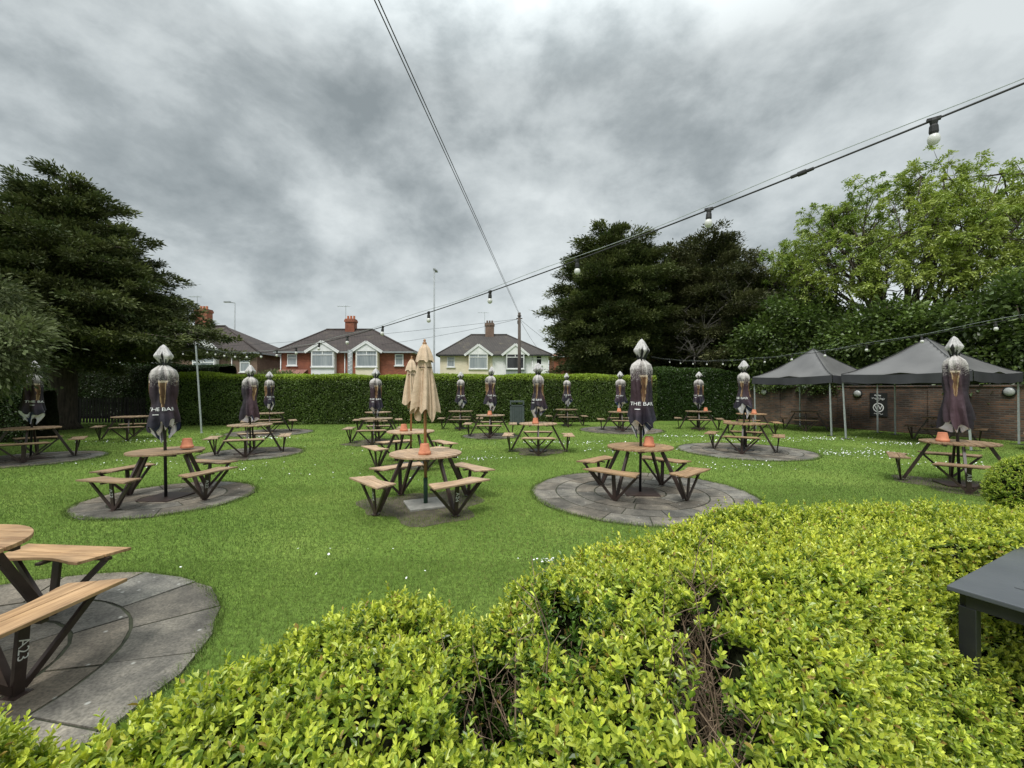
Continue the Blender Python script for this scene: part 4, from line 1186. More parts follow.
# tall stray shoots
Pt, Qt = sample_grid(G, Nn, 1100, wf); k_ = (hollow(Pt) > 1.2) & (Qt[:,2] > .3); Pt = Pt[k_]; Qt = Qt[k_]
V, F, C = sprigs(Pt, Qt, .085, .026, 6, bcols, (np.array([.50,.60,.08]), np.array([.66,.66,.09])), jitter=.22, upw=1.0)
shift(np_obj('shoot', V, F, M['leaf_gold'], hedge, C))
rt = random.Random(3)
for c, r in HOL:
    tw = MB()
    for k in range(60 if c[1] < 1.5 and c[0] > .4 else 30):
        b0 = Vector((c[0]+r[0]*rt.uniform(-1.1,1.1), c[1]+r[1]*rt.uniform(-.9,.9), max(.05, c[2]-.36+rt.uniform(-.08,.22))))
        b1 = b0 + Vector((rt.uniform(-.18,.18), rt.uniform(-.16,.16), rt.uniform(.12,.46)))
        m1 = b0.lerp(b1,.35)+Vector((rt.uniform(-.03,.03), rt.uniform(-.03,.03), 0)); m2 = b0.lerp(b1,.7)+Vector((rt.uniform(-.03,.03), rt.uniform(-.03,.03), 0))
        tw.tube([b0, m1, m2, b1], [rt.uniform(.002,.0055), .0028, .0020, .001], 5)
        for q in range(4):
            s_ = m1.lerp(b1, rt.uniform(.0,.9)); e_ = s_+Vector((rt.uniform(-.1,.1), rt.uniform(-.1,.1), rt.uniform(-.02,.10)))
            tw.tube([s_, s_.lerp(e_,.5)+Vector((0,0,rt.uniform(-.012,.012))), e_], [.0016,.0012,.0006], 4)
    if c[0] == .53: tw.tube([(.50,1.02,.30),(.53,1.2,.42),(.60,1.35,.55)], [.010,.009,.005], 7)
    shift(tw.build('bare_twig', M['twig'], hedge))
tag(hedge, 'low clipped yellow green hedge with bare twiggy gaps filling the foreground', 'hedge')

# --- round box bush at right
def dome(c, r, n=40, m=20, zf=1.0):
    th = np.linspace(0, 2*PI, n); ph = np.linspace(.02, PI*.62, m)
    T, H = np.meshgrid(th, ph, indexing='ij')
    return np.stack([c[0]+r*np.sin(H)*np.cos(T), c[1]+r*np.sin(H)*np.sin(T), c[2]+r*zf*np.cos(H)], -1)
Gb = dome((6.02,4.9,.46), .44)
Nb = unit(Gb-np.array([6.02,4.9,.46]))
bb = empty('box_bush', (5.95,4.9,0))
o = np_obj('shade_core', (Gb-Nb*.05).reshape(-1,3), grid_faces(40,20), M['core'], bb, smooth=True); o.location = (-5.95,-4.9,0)
P, Q = sample_grid(Gb, Nb, 2600)
V, F, C = sprigs(P-Q*.02, Q, .05, .026, 4, bcols, (np.array([.42,.54,.08]), np.array([.58,.62,.10])))
o = np_obj('foliage', V, F, M['leaf_gold'], bb, C); o.location = (-5.95,-4.9,0)
tag(bb, 'rounded clipped yellow green bush at the right edge behind the low hedge', 'bush')

# --- tall back hedge
def box_hedge(name, a, b, thick, h, label, cols, top_cols, nleaf, leafL, top_h=.22, seed=1, lumpy=.06):
    a = np.array(a); b = np.array(b); d = (b-a); Ln = np.linalg.norm(d); d = d/Ln; nrm = np.array([d[1], -d[0]])
    if nrm[1] > 0: nrm = -nrm                       # faces the camera side
    ns = int(Ln*6)+2; prof = [(0,0),(0,.5),(0,1.0),(0,1.5),(.0,h*.8),(.02,h-.12),(.08,h-.02),(.2,h),(thick*.5,h),(thick-.15,h),(thick-.02,h-.1),(thick,h*.6),(thick,0)]
    cum = [0]
    for k in range(len(prof)-1): cum.append(cum[-1]+math.hypot(prof[k+1][0]-prof[k][0], prof[k+1][1]-prof[k][1]))
    nv = 44; q = np.linspace(0, cum[-1], nv)
    po = np.interp(q, cum, [p[0] for p in prof]); pz = np.interp(q, cum, [p[1] for p in prof])
    s = np.linspace(0, Ln, ns)
    G = np.zeros((ns, nv, 3))
    G[..., 0] = a[0]+d[0]*s[:,None]-nrm[0]*po[None,:]; G[..., 1] = a[1]+d[1]*s[:,None]-nrm[1]*po[None,:]; G[..., 2] = pz[None,:]
    Nn = grid_normals(G)
    c = G.mean((0,1)); 
    if (Nn[ns//2, 3, :2]@nrm) < 0: Nn = -Nn
    G = G + Nn*(snoise(G.reshape(-1,3), seed, 1.3).reshape(ns,nv)*lumpy + snoise(G.reshape(-1,3), seed+1, 5).reshape(ns,nv)*lumpy*.4)[...,None]
    root = empty(name, (float((a[0]+b[0])/2), float((a[1]+b[1])/2), 0)); off = (-root.location[0], -root.location[1], 0)
    o = np_obj('shade_core', (G-Nn*.07).reshape(-1,3), grid_faces(ns,nv), M['core'], root, smooth=True); o.location = off
    P, Q = sample_grid(G, Nn, nleaf, lambda p: np.where((p[...,2] < h-.15) & (((p[...,:2]-(a+b)/2)@nrm) < -thick*.7), .15, 1.0))
    P = P - Q*rng.uniform(0,.07,(len(P),1))
    dd = unit(Q*.55+rng.normal(0,.6,(len(P),3))+np.array([0,0,.25]))
    f = np.clip((P[:,2]-(h-top_h))/.12+rng.normal(0,.35,len(P)), 0, 1)[:,None]
    hue = rng.random((len(P),1))
    C = (cols[0]*(1-hue)+cols[1]*hue)*(1-f)+(top_cols[0]*(1-hue)+top_cols[1]*hue)*f
    C = C*(.75+.5*np.clip(.5+.6*snoise(P, seed+5, 2.0), 0, 1))[:,None]*rng.uniform(.75,1.3,(len(P),1))
    V, F, C = leaf_arrays(P, dd, Q+rng.normal(0,.4,P.shape), leafL*rng.uniform(.7,1.3,len(P)), leafL*.55*rng.uniform(.7,1.3,len(P)), C)
    o = np_obj('foliage', V, F, M['leaf'], root, C); o.location = off
    return tag(root, label, 'hedge')
dk = (np.array([.058,.102,.022]), np.array([.150,.215,.050])); tp = (np.array([.23,.33,.035]), np.array([.31,.40,.05]))
box_hedge('tall_hedge', (-16.4,19.3), (7.5,22.2), 1.2, 2.36, 'long tall clipped green hedge with a bright new top along the back of the lawn', dk, tp, 110000, .072, top_h=.30, seed=31, lumpy=.10)
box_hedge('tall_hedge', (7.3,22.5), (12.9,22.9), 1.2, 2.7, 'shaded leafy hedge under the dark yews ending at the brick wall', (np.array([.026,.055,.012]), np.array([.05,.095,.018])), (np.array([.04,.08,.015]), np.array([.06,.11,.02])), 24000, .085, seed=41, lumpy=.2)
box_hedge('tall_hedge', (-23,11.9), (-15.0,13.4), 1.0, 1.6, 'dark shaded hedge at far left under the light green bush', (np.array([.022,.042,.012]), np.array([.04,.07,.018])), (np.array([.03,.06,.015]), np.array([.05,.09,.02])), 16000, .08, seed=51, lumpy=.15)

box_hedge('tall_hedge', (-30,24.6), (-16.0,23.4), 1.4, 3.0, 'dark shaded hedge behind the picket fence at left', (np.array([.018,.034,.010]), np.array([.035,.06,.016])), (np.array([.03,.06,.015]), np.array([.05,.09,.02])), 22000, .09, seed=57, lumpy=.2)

# ------------------------------------------------------------------ trees
def clump_leaves(C0, rad, n, L, W, cols, center, out=.5, droop=-.15, zflat=.55, seed=0, tonevar=.35):
    """C0 clump centres, rad radius per clump, n leaves each"""
    r = np.random.default_rng(seed)
    m = len(C0)
    c = np.repeat(C0, n, 0); rr = np.repeat(rad, n)
    off = r.normal(0, .42, (m*n,3))*rr[:,None]*np.array([1,1,zflat])
    P = c+off
    outd = unit(c-np.repeat(center, n, 0))
    d = unit(outd*out + unit(off)*.7 + r.normal(0,.35,(m*n,3)) + np.array([0,0,droop]))
    hue = np.repeat(r.random(m), n)[:,None]*.6+.4*r.random((m*n,1))
    tone = np.repeat(r.uniform(1-tonevar, 1+tonevar, m), n)[:,None]*r.uniform(.75,1.25,(m*n,1))
    Cc = (cols[0]*(1-hue)+cols[1]*hue)*tone
    nrm = np.array([0,0,1.0])+r.normal(0,.5,(m*n,3))
    return leaf_arrays(P, d, nrm, L*r.uniform(.6,1.4,m*n), W*r.uniform(.7,1.3,m*n), Cc, cup=.15)

def limb_pts(p, q, sag=.0, n=6, jit=.12, rnd=random):
    p = Vector(p); q = Vector(q); ln = (q-p).length
    return [p.lerp(q, k/n)+Vector((rnd.uniform(-jit,jit), rnd.uniform(-jit,jit), sag*4*(k/n)*(1-k/n)+rnd.uniform(-jit,jit)))*(0 if k in (0,) else 1)*ln*.12 for k in range(n+1)]

def envelope_tree(name, label, base, trunk, envs, nclump, nleaf, L, W, cols, crad=(.5,1.0), zflat=.5, seed=1, droop=-.2, out=.7, gap=-.55, nlimb=26, shell=.38, fol_mat='needle', cat='tree', twigs=0, tonevar=.35, group=None):
    """envs: (cx,cy,cz,rx,ry,rz) ellipsoids in world space"""
    r = np.random.default_rng(seed); rnd = random.Random(seed)
    root = empty(name, base); off = (-base[0], -base[1], 0)
    vol = np.array([(e[3]*e[4]*e[5])**.72 for e in envs]); vol /= vol.sum()
    ei = r.choice(len(envs), nclump*3, p=vol); E = np.array(envs)[ei]
    dirs = unit(r.normal(size=(len(E),3)))
    rad = 1-shell*r.random(len(E))**1.6
    lob = 1+.16*snoise(dirs*2.0+E[:,:3]*.7, seed+9, 2.0)
    P = E[:,:3]+dirs*E[:,3:6]*(rad*lob)[:,None]
    ok = (P[:,2] > .8) & (snoise(P, seed+4, .95) > gap)
    P = P[ok][:nclump]; Ecl = E[ok][:nclump]
    ctr = Ecl[:,:3]
    cr = r.uniform(crad[0], crad[1], len(P))
    V, F, C = clump_leaves(P, cr, nleaf, L, W, cols, ctr, out, droop, zflat, seed+1, tonevar)
    o = np_obj('crown', V, F, M[fol_mat], root, C); o.location = off
    tb = MB(); h = trunk[0]; tr = trunk[1]
    cen = np.mean(np.array(envs)[:, :3], 0)
    top = Vector((cen[0]*.35+base[0]*.65, cen[1]*.35+base[1]*.65, h))
    tb.tube([Vector(base), Vector(base)+Vector((0,0,.25)), Vector(base).lerp(top,.35)+Vector((.1,0,0)), Vector(base).lerp(top,.7), top], [tr*1.35, tr, tr*.8, tr*.45, tr*.12], 12)
    sel = r.choice(len(P), min(nlimb, len(P)), replace=False)
    for k in sel:
        t = Vector(P[k]); zt = min(max(.28*h, t.z*.55), h*.9)
        s = Vector(base).lerp(top, zt/h)
        rr_ = tr*.28*rnd.uniform(.5,1)
        lp_ = limb_pts(s, t, rnd.uniform(-.02,.1)*2, 6, .25, rnd)
        tb.tube(lp_, list(np.linspace(rr_, .015, len(lp_))), 6)
    t_ = tb.build('trunk', M['bark'], root, smooth=True); t_.location = off
    if twigs:
        tg = MB()
        for k in r.choice(len(P), twigs, replace=True):
            a = Vector(P[k]); d = Vector(unit(P[k]-ctr[k])); 
            if d.y > .2: continue
            a = a + d*.25
            for q in range(3):
                b = a+(d+Vector((rnd.uniform(-.7,.7), rnd.uniform(-.7,.7), rnd.uniform(-.5,.8))))*rnd.uniform(.4,1.0)
                tg.tube([a, a.lerp(b,.5)+Vector((rnd.uniform(-.1,.1),)*3), b], [.022,.014,.006], 4)
        o = tg.build('dead_twig', M['grey_twig'], root); o.location = off
    return tag(root, label, cat, group)

yew = (np.array([.030,.050,.018]), np.array([.150,.165,.060]))
def bough_tree(label, base, H, zr, nb, cols, seed, trunk_r, rise=(.02,.55), droop=.12, per=105, L=.17, W=.06, crad=(.3,.62), asym=(0,0), twigs=0, kx=2.3, extra=(), zflat=.42):
    r = np.random.default_rng(seed); rnd = random.Random(seed)
    root = empty('yew_tree', base); off = (-base[0], -base[1], 0); b = np.array(base, float)
    zs = np.array([q[0] for q in zr]); rs = np.array([q[1] for q in zr])
    tb = MB(); tp_ = Vector(base)+Vector((.15,.1,H*.97))
    mid = Vector(base)+Vector((.25,0,H*.5))
    tb.tube([Vector(base), Vector(base)+Vector((0,0,.3)), Vector(base)+Vector((.08,0,H*.2)), mid, tp_], [trunk_r*1.4, trunk_r, trunk_r*.85, trunk_r*.5, .03], 14)
    zz = np.linspace(zs[0], H-.1, 400); w = np.interp(zz, zs, rs)**1.25+.25; w /= w.sum()
    Z0 = np.sort(r.choice(zz, nb, p=w)) + r.normal(0,.1,nb)
    jobs = [(Z0[i], i*2.39996+r.normal(0,.3), np.interp(Z0[i], zs, rs)*(r.uniform(.70,1.12) if r.random() > .12 else r.uniform(1.1,1.28))) for i in range(nb)] + list(extra)
    CC = []; CR = []; CT = []; TIP = []
    for z0, az, Rl in jobs:
        Rl = Rl*(1+asym[0]*math.cos(az-asym[1])); Rl = max(Rl, .5)
        h = (z0-zs[0])/(H-zs[0]); ri = rise[0]*(1-h)+rise[1]*h+r.normal(0,.06); dr = droop*(1-h)
        d = np.array([math.cos(az), math.sin(az), 0]); sd = np.array([-d[1], d[0], 0])
        zroot = max(z0-ri*Rl*.8, H*.12)
        def P(t): return b + d*Rl*t + np.array([0,0,zroot+(z0-zroot)*min(t*1.3,1)+ri*Rl*t*.4-dr*Rl*t*t])
        pts = [Vector(P(t))+Vector((rnd.uniform(-.06,.06), rnd.uniform(-.06,.06), rnd.uniform(-.06,.06)))*(t*3) for t in (0,.2,.45,.7,.95)]
        tb.tube(pts, [trunk_r*.22*(.5+.12*Rl), trunk_r*.18, .06, .035, .012], 5)
        K = int(Rl*kx)+3
        for t in np.linspace(.34, 1.0, K):
            wd = Rl*.20*(t**.7)*(1.15-.75*t)+.12
            for q in range(2 if t < .93 else 1):
                lat = r.normal(0, wd)
                CC.append(P(t)+sd*lat-d*abs(lat)*.35+np.array([0,0,r.normal(0,.10)])); CR.append(r.uniform(*crad)*(1-.35*max(0,t-.7)/.3))
                CT.append(P(t)-d*1.2-np.array([0,0,.25+.3*h]))
    CC = np.array(CC); CR = np.array(CR); CT = np.array(CT)
    V, F, C = clump_leaves(CC, CR, per, L, W, cols, CT, .9, -.12, zflat, seed+1, .38)
    o = np_obj('crown', V, F, M['needle'], root, C); o.location = off
    o = tb.build('trunk', M['bark'], root, smooth=True); o.location = off
    for g in range(3 if twigs else 0):
        tg = MB()
        a0 = Vector((base[0]+[-1.4,.3,-1.9][g], base[1]-3.2, [5.2,6.6,3.6][g])); tg.tube([a0+Vector((.4,1.2,-1.0)), a0], [.05,.035], 5)
        for k in range(twigs):
            e = a0+Vector((rnd.uniform(-1.9,2.2), rnd.uniform(-.9,.3), rnd.uniform(-.6,1.3)))
            m_ = a0.lerp(e,.5)+Vector((rnd.uniform(-.15,.15), rnd.uniform(-.15,.15), rnd.uniform(-.1,.2)))
            tg.tube([a0, m_, e], [.022,.016,.008], 4)
            for q in range(4):
                s_ = m_.lerp(e, rnd.uniform(0,.9)); tg.tube([s_, s_+Vector((rnd.uniform(-.4,.5), rnd.uniform(-.25,.15), rnd.uniform(-.2,.5)))], [.010,.004], 4)
        o = tg.build('dead_branch', M['grey_twig'], root); o.location = off
    return tag(root, label, 'tree')
bough_tree('huge dark spreading yew on the left with layered branches and a thick trunk', (-18.75,17.9,0), 10.9,
   [(2.9,4.0),(4.2,5.4),(5.4,4.7),(6.8,3.5),(8.2,2.6),(9.5,1.8),(10.4,1.1),(10.9,.4)], 165, yew, 3, .50, per=95,
   extra=[(3.5,.36,7.2),(4.0,-.3,6.3),(5.0,-.6,5.6)])
bough_tree('tall dark yew in the centre right, left of a pair, with an uneven top', (6.2,27,0), 11.7,
   [(2.6,2.4),(3.8,3.9),(5.5,4.1),(7.5,3.9),(9.3,3.2),(10.6,2.2),(11.7,.7)], 150, yew, 5, .45, rise=(.0,.45), per=105, L=.19, W=.068, crad=(.38,.75), zflat=.5)
yew2 = (np.array([.034,.046,.020]), np.array([.150,.150,.066]))
bough_tree('rounded dark yew right of the pair with grey dead branches on its near side', (12.6,28.2,0), 11.3,
   [(1.8,3.6),(3.2,4.2),(5,4.7),(7,4.6),(8.8,4.0),(10.2,3.0),(11.3,.9)], 165, yew2, 8, .45, rise=(.05,.6), per=105, L=.19, W=.068, crad=(.38,.75), zflat=.55, twigs=16)
olive = (np.array([.055,.075,.030]), np.array([.135,.152,.068]))
envelope_tree('broadleaf_bush', 'light grey green leafy bush overhanging the far left edge', (-14.2,10.2,0), (4.2,.16),
   [(-13.9,10.1,3.2,2.0,1.9,1.5),(-14.6,10.3,2.3,2.0,1.9,1.2),(-12.9,9.6,2.6,1.3,1.2,.9),(-11.0,9.15,2.55,.95,.7,.75),(-12.0,9.0,2.2,1.2,.7,.8)], 560, 75, .15, .055, olive, (.3,.55), .7, seed=12, gap=-.7, nlimb=26, fol_mat='leaf_matt', cat='bush', droop=-.35)
ivy = (np.array([.040,.072,.018]), np.array([.135,.19,.046]))
ivl = ['ivy covered tree behind the brick wall at the far right edge', 'leafy green tree behind the wall above the larger gazebo',
       'leafy green tree behind the wall above the smaller gazebo', 'green tree filling the gap between the dark yews and the smaller gazebo']
for k, (s, h, bright) in enumerate(((-1.5,6.4,.85), (-6.3,5.7,.9), (-11.0,5.4,1.0), (-15.3,6.6,.95))):
    x, y, _ = wall_pt(s, -2.6)
    envelope_tree('ivy_tree', ivl[k], (x, y, 0), (h, .22), [(x,y,h*.55,2.7,2.5,h*.42),(x+1.2*UX,y+1.2*UY,h*.62,2.0,1.9,h*.36),(x-1.5*UX,y-1.5*UY,h*.5,2.0,1.9,h*.40)],
       560, 75, .19, .115, (ivy[0]*bright, ivy[1]*bright), (.45,.8), .7, seed=20+k, gap=-.9, nlimb=24, fol_mat='leaf', droop=-.3, out=.5, group='trees behind the garden wall')
# far bushes peeking over the hedge
envelope_tree('distant_tree', 'distant green tree top between the brick house and the cream house', (-8.8,70,0), (7,.3), [(-8.6,70,5.2,1.6,1.6,2.0)], 120, 60, .3, .16, (np.array([.04,.08,.02]),np.array([.08,.13,.03])), (.5,.8), .8, seed=31, fol_mat='leaf', nlimb=10)
envelope_tree('garden_shrub', 'feathery shrub behind the hedge at the left of the brick house', (-19.5,36,0), (2.6,.06), [(-19.5,36,2.2,1.9,.8,.75)], 120, 60, .22, .06, (np.array([.07,.11,.03]),np.array([.16,.18,.07])), (.4,.6), .8, seed=33, fol_mat='leaf', nlimb=10, droop=.6, cat='shrub')

iv = empty('wall_ivy', wall_pt(-13.2, 0, 0)); r_ = np.random.default_rng(77)
ic = np.array([wall_pt(-15.1+3.9*r_.random(), r_.uniform(-.15,.16), 1.80-abs(r_.normal(0,.16))+.12) for _ in range(130)])
V, F, C = clump_leaves(ic, r_.uniform(.12,.24,130), 34, .075, .06, ivy, ic+np.array([.5,.2,.1]), .6, -.5, .8, 78)
o = np_obj('foliage', V, F, M['leaf'], iv, C); o.location = (-iv.location[0], -iv.location[1], 0)
q = MB()
for k in range(9):
    a = Vector(wall_pt(-15.0+.45*k, .012, 1.78)); q.tube([a, a+Vector((.05,-.02,-.2)), a+Vector((-.06,-.02,-.45))], [.010,.008,.004], 5)
o = q.build('stem', M['bark'], iv); o.location = (-iv.location[0], -iv.location[1], 0)
tag(iv, 'ivy spilling over the top of the brick wall left of the smaller gazebo', 'ivy')
# --- ash tree: limbs fanning to a wide open dome, leaves only in tufts at the twig ends
def ash(base, seed):
    rnd = random.Random(seed); r = np.random.default_rng(seed); root = empty('ash_tree', base); off = (-base[0], -base[1], 0)
    tb = MB(); tips = []
    u = Vector((.755,-.656,0)); w_ = Vector((.656,.755,0)); b = Vector(base)
    fork = b+Vector((0,0,3.0)); tb.tube([b, b+Vector((.05,0,1.4)), fork], [.40,.33,.30], 10)
    cen = b+Vector((0,0,6.9))
    def dome(ang, el, k):                                   # point on the crown shell
        d = u*(math.cos(ang)*math.cos(el)*6.1)+w_*(math.sin(ang)*math.cos(el)*4.6)+Vector((0,0,math.sin(el)*5.6))
        return cen+d*k
    def curve(p, q, bow, n=6):
        out = []
        for k in range(n+1):
            t = k/n; v = p.lerp(q, t); v = v+Vector((0,0,bow*math.sin(PI*t)))
            if 0 < k: v = v+Vector((rnd.uniform(-1,1), rnd.uniform(-1,1), rnd.uniform(-1,1)))*.05*(q-p).length*.5
            out.append(v)
        return out
    limbs = [(0,.35),(.25,.75),(PI,.30),(PI-.3,.65),(PI+.35,.95),(-.5,.55),(-1.1,.9),(1.2,.9),(2.2,1.0),(4.2,.6),(4.9,1.2),(.4,1.15),(PI,1.05),(-.15,.05),(PI+.1,.0),(1.9,.4),(5.2,.25),(-.25,.98),(.1,.60),(PI-.1,.82),(4.4,.12),(5.0,-.02),(4.0,.05),(5.6,.02),(3.7,-.02),(4.7,.35)]
    for az, el in limbs:
        end = dome(az+rnd.uniform(-.1,.1), el+rnd.uniform(-.08,.08), rnd.uniform(.80,1.0)*(1.12 if az == -.25 else 1))
        m1 = curve(fork+Vector((0,0,rnd.uniform(-.7,.5))), end, rnd.uniform(-.5,.3), 8)
        tb.tube(m1, list(np.linspace(.15, .022, 9)), 7)
        tips.append((m1[-1], (m1[-1]-m1[-3]).normalized()))
        for k in range(13):
            s_ = m1[rnd.randint(3, 8)]
            o = dome(az+rnd.gauss(0,.42), max(-.12, el+rnd.gauss(0,.30)), rnd.uniform(.72,1.06))
            L_ = min((o-s_).length, 3.4); o = s_+(o-s_).normalized()*L_
            m2 = curve(s_, o, rnd.uniform(-.15,.25), 5); tb.tube(m2, list(np.linspace(.038, .010, 6)), 5)
            tips.append((m2[-1], (m2[-1]-m2[-2]).normalized())); tips.append((m2[4], (m2[-1]-m2[-2]).normalized()))
            for j in range(4):
                p = m2[rnd.randint(2, 5)]
                d = ((p-cen).normalized()*.7+Vector((rnd.uniform(-.8,.8), rnd.uniform(-.8,.8), rnd.uniform(-.1,.9)))).normalized()
                e = p+d*rnd.uniform(.35,.9); tb.tube([p, p.lerp(e,.5)+Vector((0,0,-.03)), e], [.012,.009,.004], 4)
                tips.append((e, d))
    t_ = tb.build('trunk', M['bark'], root, smooth=True); t_.location = off
    T = np.array([tuple(a) for a, _ in tips]); D = np.array([tuple(a) for _, a in tips]); n = len(T)
    keep = snoise(T, seed+2, 1.1) > -.42; T = T[keep]; D = D[keep]; n = len(T)
    cols = (np.array([.175,.255,.045]), np.array([.37,.43,.10])); hue = np.clip(.5+.5*snoise(T, seed+5, .8)[:,None]+r.normal(0,.2,(n,1)), 0, 1)
    parts = []
    for k in range(8):
        ax = unit(D*.7+r.normal(0,.75,(n,3))+np.array([0,0,.15])); S = unit(np.cross(ax, r.normal(0,.5,(n,3))+np.array([0,0,1])))
        for j in range(4):
            for sgn in (-1,1):
                P = T-ax*.06+ax*(.08+.085*j)+np.array([0,0,-.02*j*j*.6])
                d = unit(ax*.7+S*sgn*.8+np.array([0,0,-.45])+r.normal(0,.25,(n,3)))
                c = (cols[0]*(1-hue)+cols[1]*hue)*r.uniform(.72,1.25,(n,1))
                parts.append(leaf_arrays(P, d, np.array([0,0,1.0])+r.normal(0,.6,(n,3)), .155*r.uniform(.7,1.2,n), .062, c))
    V, F, C = cat_arrays(parts)
    o = np_obj('crown', V, F, M['leaf'], root, C); o.location = off
    return tag(root, 'tall airy light green ash tree with visible limbs at the right', 'tree')
ash((19.9,21.8,0), 14)

# ------------------------------------------------------------------ picket fence at left
fe = empty('picket_fence', (-19.5,20.4,0))
q = MB()
for k in range(46): q.box(-3.4+.15*k, -3.4+.15*k+.095, -.012, .012, .08, 1.25)
q.build('picket', M['fence'], fe)
q = MB(); q.box(-3.5,3.6,.014,.06,.30,.40); q.box(-3.5,3.6,.014,.06,.95,1.05)
for k in range(4): q.box(-3.5+2.3*k,-3.4+2.3*k,.061,.16,0,1.3)
q.build('fence_rail', M['fence'], fe)
tag(fe, 'dark picket fence in shade behind the large yew trunk', 'fence')

# ------------------------------------------------------------------ grass and daisies
def patio_free(P, m=.0):
    ok = np.ones(len(P), bool)
    for px, py, pr, _ in PATIOS:
        ok &= (P[:,0]-px)**2+(P[:,1]-py)**2 > (pr-m)**2
    return ok
bands = [(1.9,4.2,9500,.032,.0032),(4.2,7.5,3600,.034,.0052),(7.5,12.5,900,.038,.010),(12.5,20.5,280,.042,.018)]
parts = []
for y0, y1, dens, hgt, wid in bands:
    n = int((y1*y1-y0*y0)*1.25*dens)
    yy = np.sqrt(rng.uniform(y0*y0, y1*y1, n)); xx = rng.uniform(-1.25, 1.25, n)*yy
    P = np.stack([xx, yy, np.zeros(n)], 1)
    ok = patio_free(P, .03+np.abs(rng.normal(0,.035,n))) & (xx < 20.2/NX - yy*NY/NX)
    for (cx, cy, rr_) in ((-1.24,6.2,.8),(.70,11.5,.6),(-4.27,13.5,.8)):
        dd = np.hypot(xx-cx, yy-cy)/rr_; ok &= (dd > .75) | (rng.random(n) < .18+.2*dd)
    P = P[ok]; n = len(P)
    d = unit(np.stack([rng.normal(0,.5,n), rng.normal(0,.5,n), np.ones(n)], 1))
    nz_ = np.clip(.52+.40*snoise(P, 61, .8)+.22*snoise(P, 62, 3.5)+.25*1.5*snoise(P, 63, .22), 0, 1)[:,None]
    c = np.array([.092,.150,.034])*(1-nz_)+np.array([.210,.280,.072])*nz_
    dry = (rng.random((n,1)) < .05+.28*np.clip(snoise(P, 64, .5)-.30, 0, 1)[:,None]); c = np.where(dry, np.array([.20,.20,.07]), c)
    c = c*rng.uniform(.7,1.3,(n,1))
    S = unit(np.stack([rng.normal(size=n), rng.normal(size=n), np.zeros(n)], 1))
    H = hgt*rng.uniform(.5,1.25,n)[:,None]; Wd = wid*rng.uniform(.7,1.3,n)[:,None]
    vs = np.stack([P-S*Wd*.5, P+S*Wd*.5, P+d*H], 1).reshape(-1,3)
    parts.append((vs, np.arange(n*3).reshape(-1,3), np.repeat(c, 3, 0)))
# longer untrimmed blades lapping over the rims of the paving
for px, py, pr, _ in PATIOS:
    n = int(min(9000, 52000*pr/max(py, 2.4)**1.25)); a = rng.uniform(0, 2*PI, n)
    lob = .5+.5*np.sin(5*a+px)*np.sin(11*a+py)
    rr_ = pr+rng.normal(.012,.022,n)-.03*lob*rng.random(n)
    P = np.stack([px+rr_*np.cos(a), py+rr_*np.sin(a), np.zeros(n)], 1)
    d = unit(np.stack([-np.cos(a)*.5+rng.normal(0,.55,n), -np.sin(a)*.5+rng.normal(0,.55,n), np.full(n, .9)], 1))
    c = (np.array([.075,.130,.028])*(1-rng.random((n,1)))+np.array([.19,.26,.065])*rng.random((n,1)))*rng.uniform(.7,1.2,(n,1))
    S = unit(np.stack([rng.normal(size=n), rng.normal(size=n), np.zeros(n)], 1))
    H = .048*rng.uniform(.5,1.4,n)[:,None]; Wd = np.interp(py, [2,16], [.0035,.014])*rng.uniform(.7,1.3,n)[:,None]
    parts.append((np.stack([P-S*Wd*.5, P+S*Wd*.5, P+d*H], 1).reshape(-1,3), np.arange(n*3).reshape(-1,3), np.repeat(c, 3, 0)))
V, F, C = cat_arrays(parts)
o = np_obj('grass', V, F, M['grass_blade'], None, C); o['kind'] = 'stuff'; o['label'] = 'short mown green grass'
# daisies in drifts
DR = [(8.6,11.0,1.7,.7,260),(10.2,14.2,1.2,.5,160),(3.4,11.6,1.4,.5,200),(1.6,13.2,2.0,.4,120),(6.0,15.0,2.2,.4,140),(-8.2,14.5,1.0,.4,110),(-9.8,15.6,1.4,.3,90),(-5.6,9.0,.7,.5,30),
      (-.6,10.2,.7,.3,60),(9.5,9.3,.9,.5,90),(-8.0,9.4,1.6,.6,60),(11.6,13.0,1.0,.4,120),(-3.6,8.2,2.5,1.5,22),(.35,4.1,.18,.07,26),(-1.5,4.3,1.6,.7,10),(4.6,9.3,1.6,.6,60),(-11.5,13.5,2,.5,60),(7,13.6,2.5,.4,120),(-2,12,5,2,70)]
pts = []
for cx, cy, sx, sy, n in DR:
    pts.append(np.stack([rng.normal(cx, sx*.5, n), rng.normal(cy, sy*.5, n), rng.uniform(.035,.055,n)], 1))
P = np.concatenate(pts); P = P[patio_free(P, -.05)]
n = len(P); k = 7
ang_ = np.linspace(0, 2*PI, k, endpoint=False)
tilt = rng.normal(0,.35,(n,2)); rad = np.interp(P[:,1], [4,16], [.009,.015])*rng.uniform(.7,1.3,n)
vx = rad[:,None]*np.cos(ang_)[None,:]; vy = rad[:,None]*np.sin(ang_)[None,:]
vs = np.stack([P[:,0:1]+vx, P[:,1:2]+vy, P[:,2:3]+vx*tilt[:,0:1]+vy*tilt[:,1:2]], -1).reshape(-1,3)
o = np_obj('daisies', vs, np.arange(n*k).reshape(-1,k), M['letter']); o['kind'] = 'stuff'; o['label'] = 'tiny white daisies scattered in the lawn'

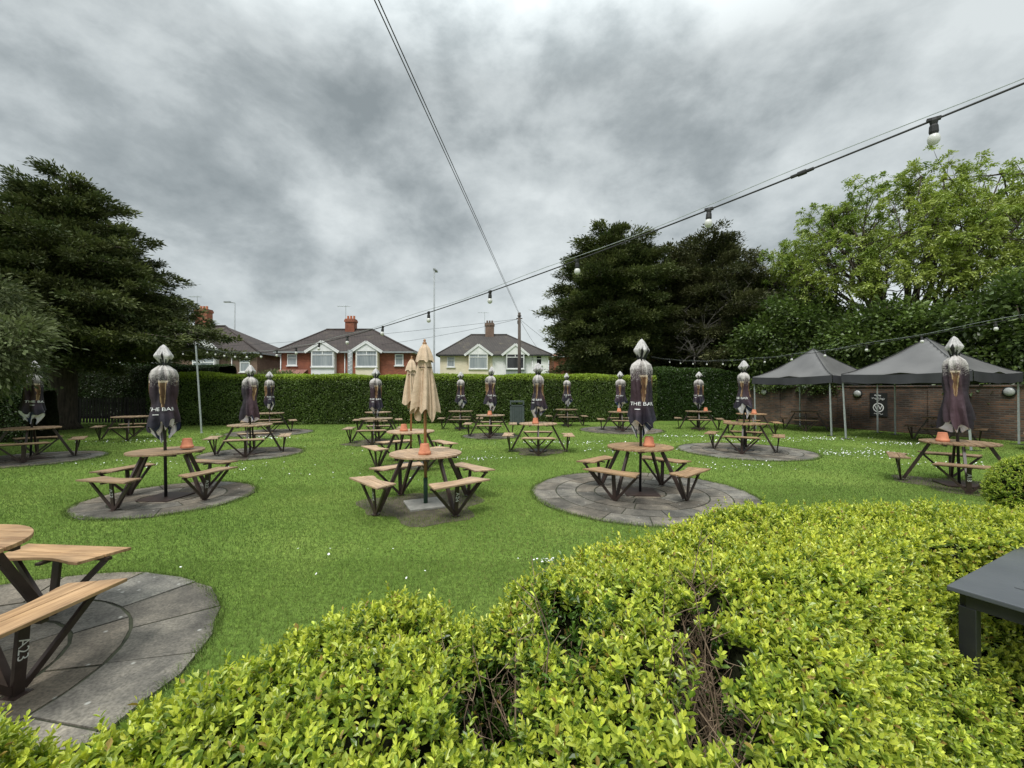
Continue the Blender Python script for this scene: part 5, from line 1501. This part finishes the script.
# ------------------------------------------------------------------ sky, sun, exposure
SUN_EL, SUN_AZ = R(58), R(205)          # azimuth measured clockwise from +Y
w = bpy.data.worlds.new('World'); sc.world = w; w.use_nodes = True
nt = w.node_tree; nt.nodes.clear()
out = nd(nt, 'ShaderNodeOutputWorld')
sky = nd(nt, 'ShaderNodeTexSky', sky_type='NISHITA'); sky.sun_disc = False; sky.sun_elevation = SUN_EL; sky.sun_rotation = SUN_AZ
bg1 = nd(nt, 'ShaderNodeBackground'); bg1.inputs['Strength'].default_value = .07
nt.links.new(sky.outputs[0], bg1.inputs['Color'])
tc = nd(nt, 'ShaderNodeTexCoord'); sp = nd(nt, 'ShaderNodeSeparateXYZ'); nt.links.new(tc.outputs['Generated'], sp.inputs[0])
mp = nd(nt, 'ShaderNodeMapping'); nt.links.new(tc.outputs['Generated'], mp.inputs['Vector'])
mp.inputs['Rotation'].default_value = (R(12), R(-14), R(8)); mp.inputs['Scale'].default_value = (1.0, 1.0, 1.55); mp.inputs['Location'].default_value = (1.75, .4, .3)
n1 = nd(nt, 'ShaderNodeTexNoise'); n1.inputs['Scale'].default_value = 4.2; n1.inputs['Detail'].default_value = 9; n1.inputs['Roughness'].default_value = .58; n1.inputs['Distortion'].default_value = .12
n2 = nd(nt, 'ShaderNodeTexNoise'); n2.inputs['Scale'].default_value = 1.5; n2.inputs['Detail'].default_value = 3
nt.links.new(mp.outputs[0], n1.inputs['Vector']); nt.links.new(mp.outputs[0], n2.inputs['Vector'])
mm = nd(nt, 'ShaderNodeMath', operation='MULTIPLY_ADD'); nt.links.new(n2.outputs['Fac'], mm.inputs[0]); mm.inputs[1].default_value = .60
hf = nd(nt, 'ShaderNodeMath', operation='MULTIPLY'); nt.links.new(n1.outputs['Fac'], hf.inputs[0]); hf.inputs[1].default_value = .80
nt.links.new(hf.outputs[0], mm.inputs[2])
cl = ramp(nt, mm.outputs[0], [(.48, (.158,.179,.184)), (.585, (.228,.252,.257)), (.67, (.312,.339,.343)), (.81, (.42,.449,.450))])
# brighter high overhead, as an overcast sky is
zr = nd(nt, 'ShaderNodeMapRange'); nt.links.new(sp.outputs[2], zr.inputs[0]); zr.inputs[1].default_value = .58; zr.inputs[2].default_value = .95; zr.inputs[3].default_value = 1.0; zr.inputs[4].default_value = 3.6
bg2 = nd(nt, 'ShaderNodeBackground'); nt.links.new(cl, bg2.inputs['Color']); nt.links.new(zr.outputs[0], bg2.inputs['Strength'])
mxs = nd(nt, 'ShaderNodeMixShader'); mxs.inputs[0].default_value = .93
nt.links.new(bg1.outputs[0], mxs.inputs[1]); nt.links.new(bg2.outputs[0], mxs.inputs[2]); nt.links.new(mxs.outputs[0], out.inputs['Surface'])
sl = bpy.data.lights.new('sun', 'SUN'); sl.energy = 1.5; sl.angle = R(18); sl.color = (1, .97, .92)
so = bpy.data.objects.new('sun', sl); COL.objects.link(so); so.location = (-6, -12, 20)
sdir = Vector((math.sin(SUN_AZ)*math.cos(SUN_EL), math.cos(SUN_AZ)*math.cos(SUN_EL), math.sin(SUN_EL)))
so.rotation_euler = (-sdir).to_track_quat('-Z', 'Y').to_euler()
sc.view_settings.view_transform = 'Standard'; sc.view_settings.look = 'None'; sc.view_settings.gamma = 1; sc.view_settings.exposure = 0.85
sc.view_settings.use_curve_mapping = False
sc.render.engine = 'CYCLES'
sc.cycles.use_denoising = True
sc.cycles.max_bounces = 6; sc.cycles.diffuse_bounces = 3; sc.cycles.transparent_max_bounces = 8
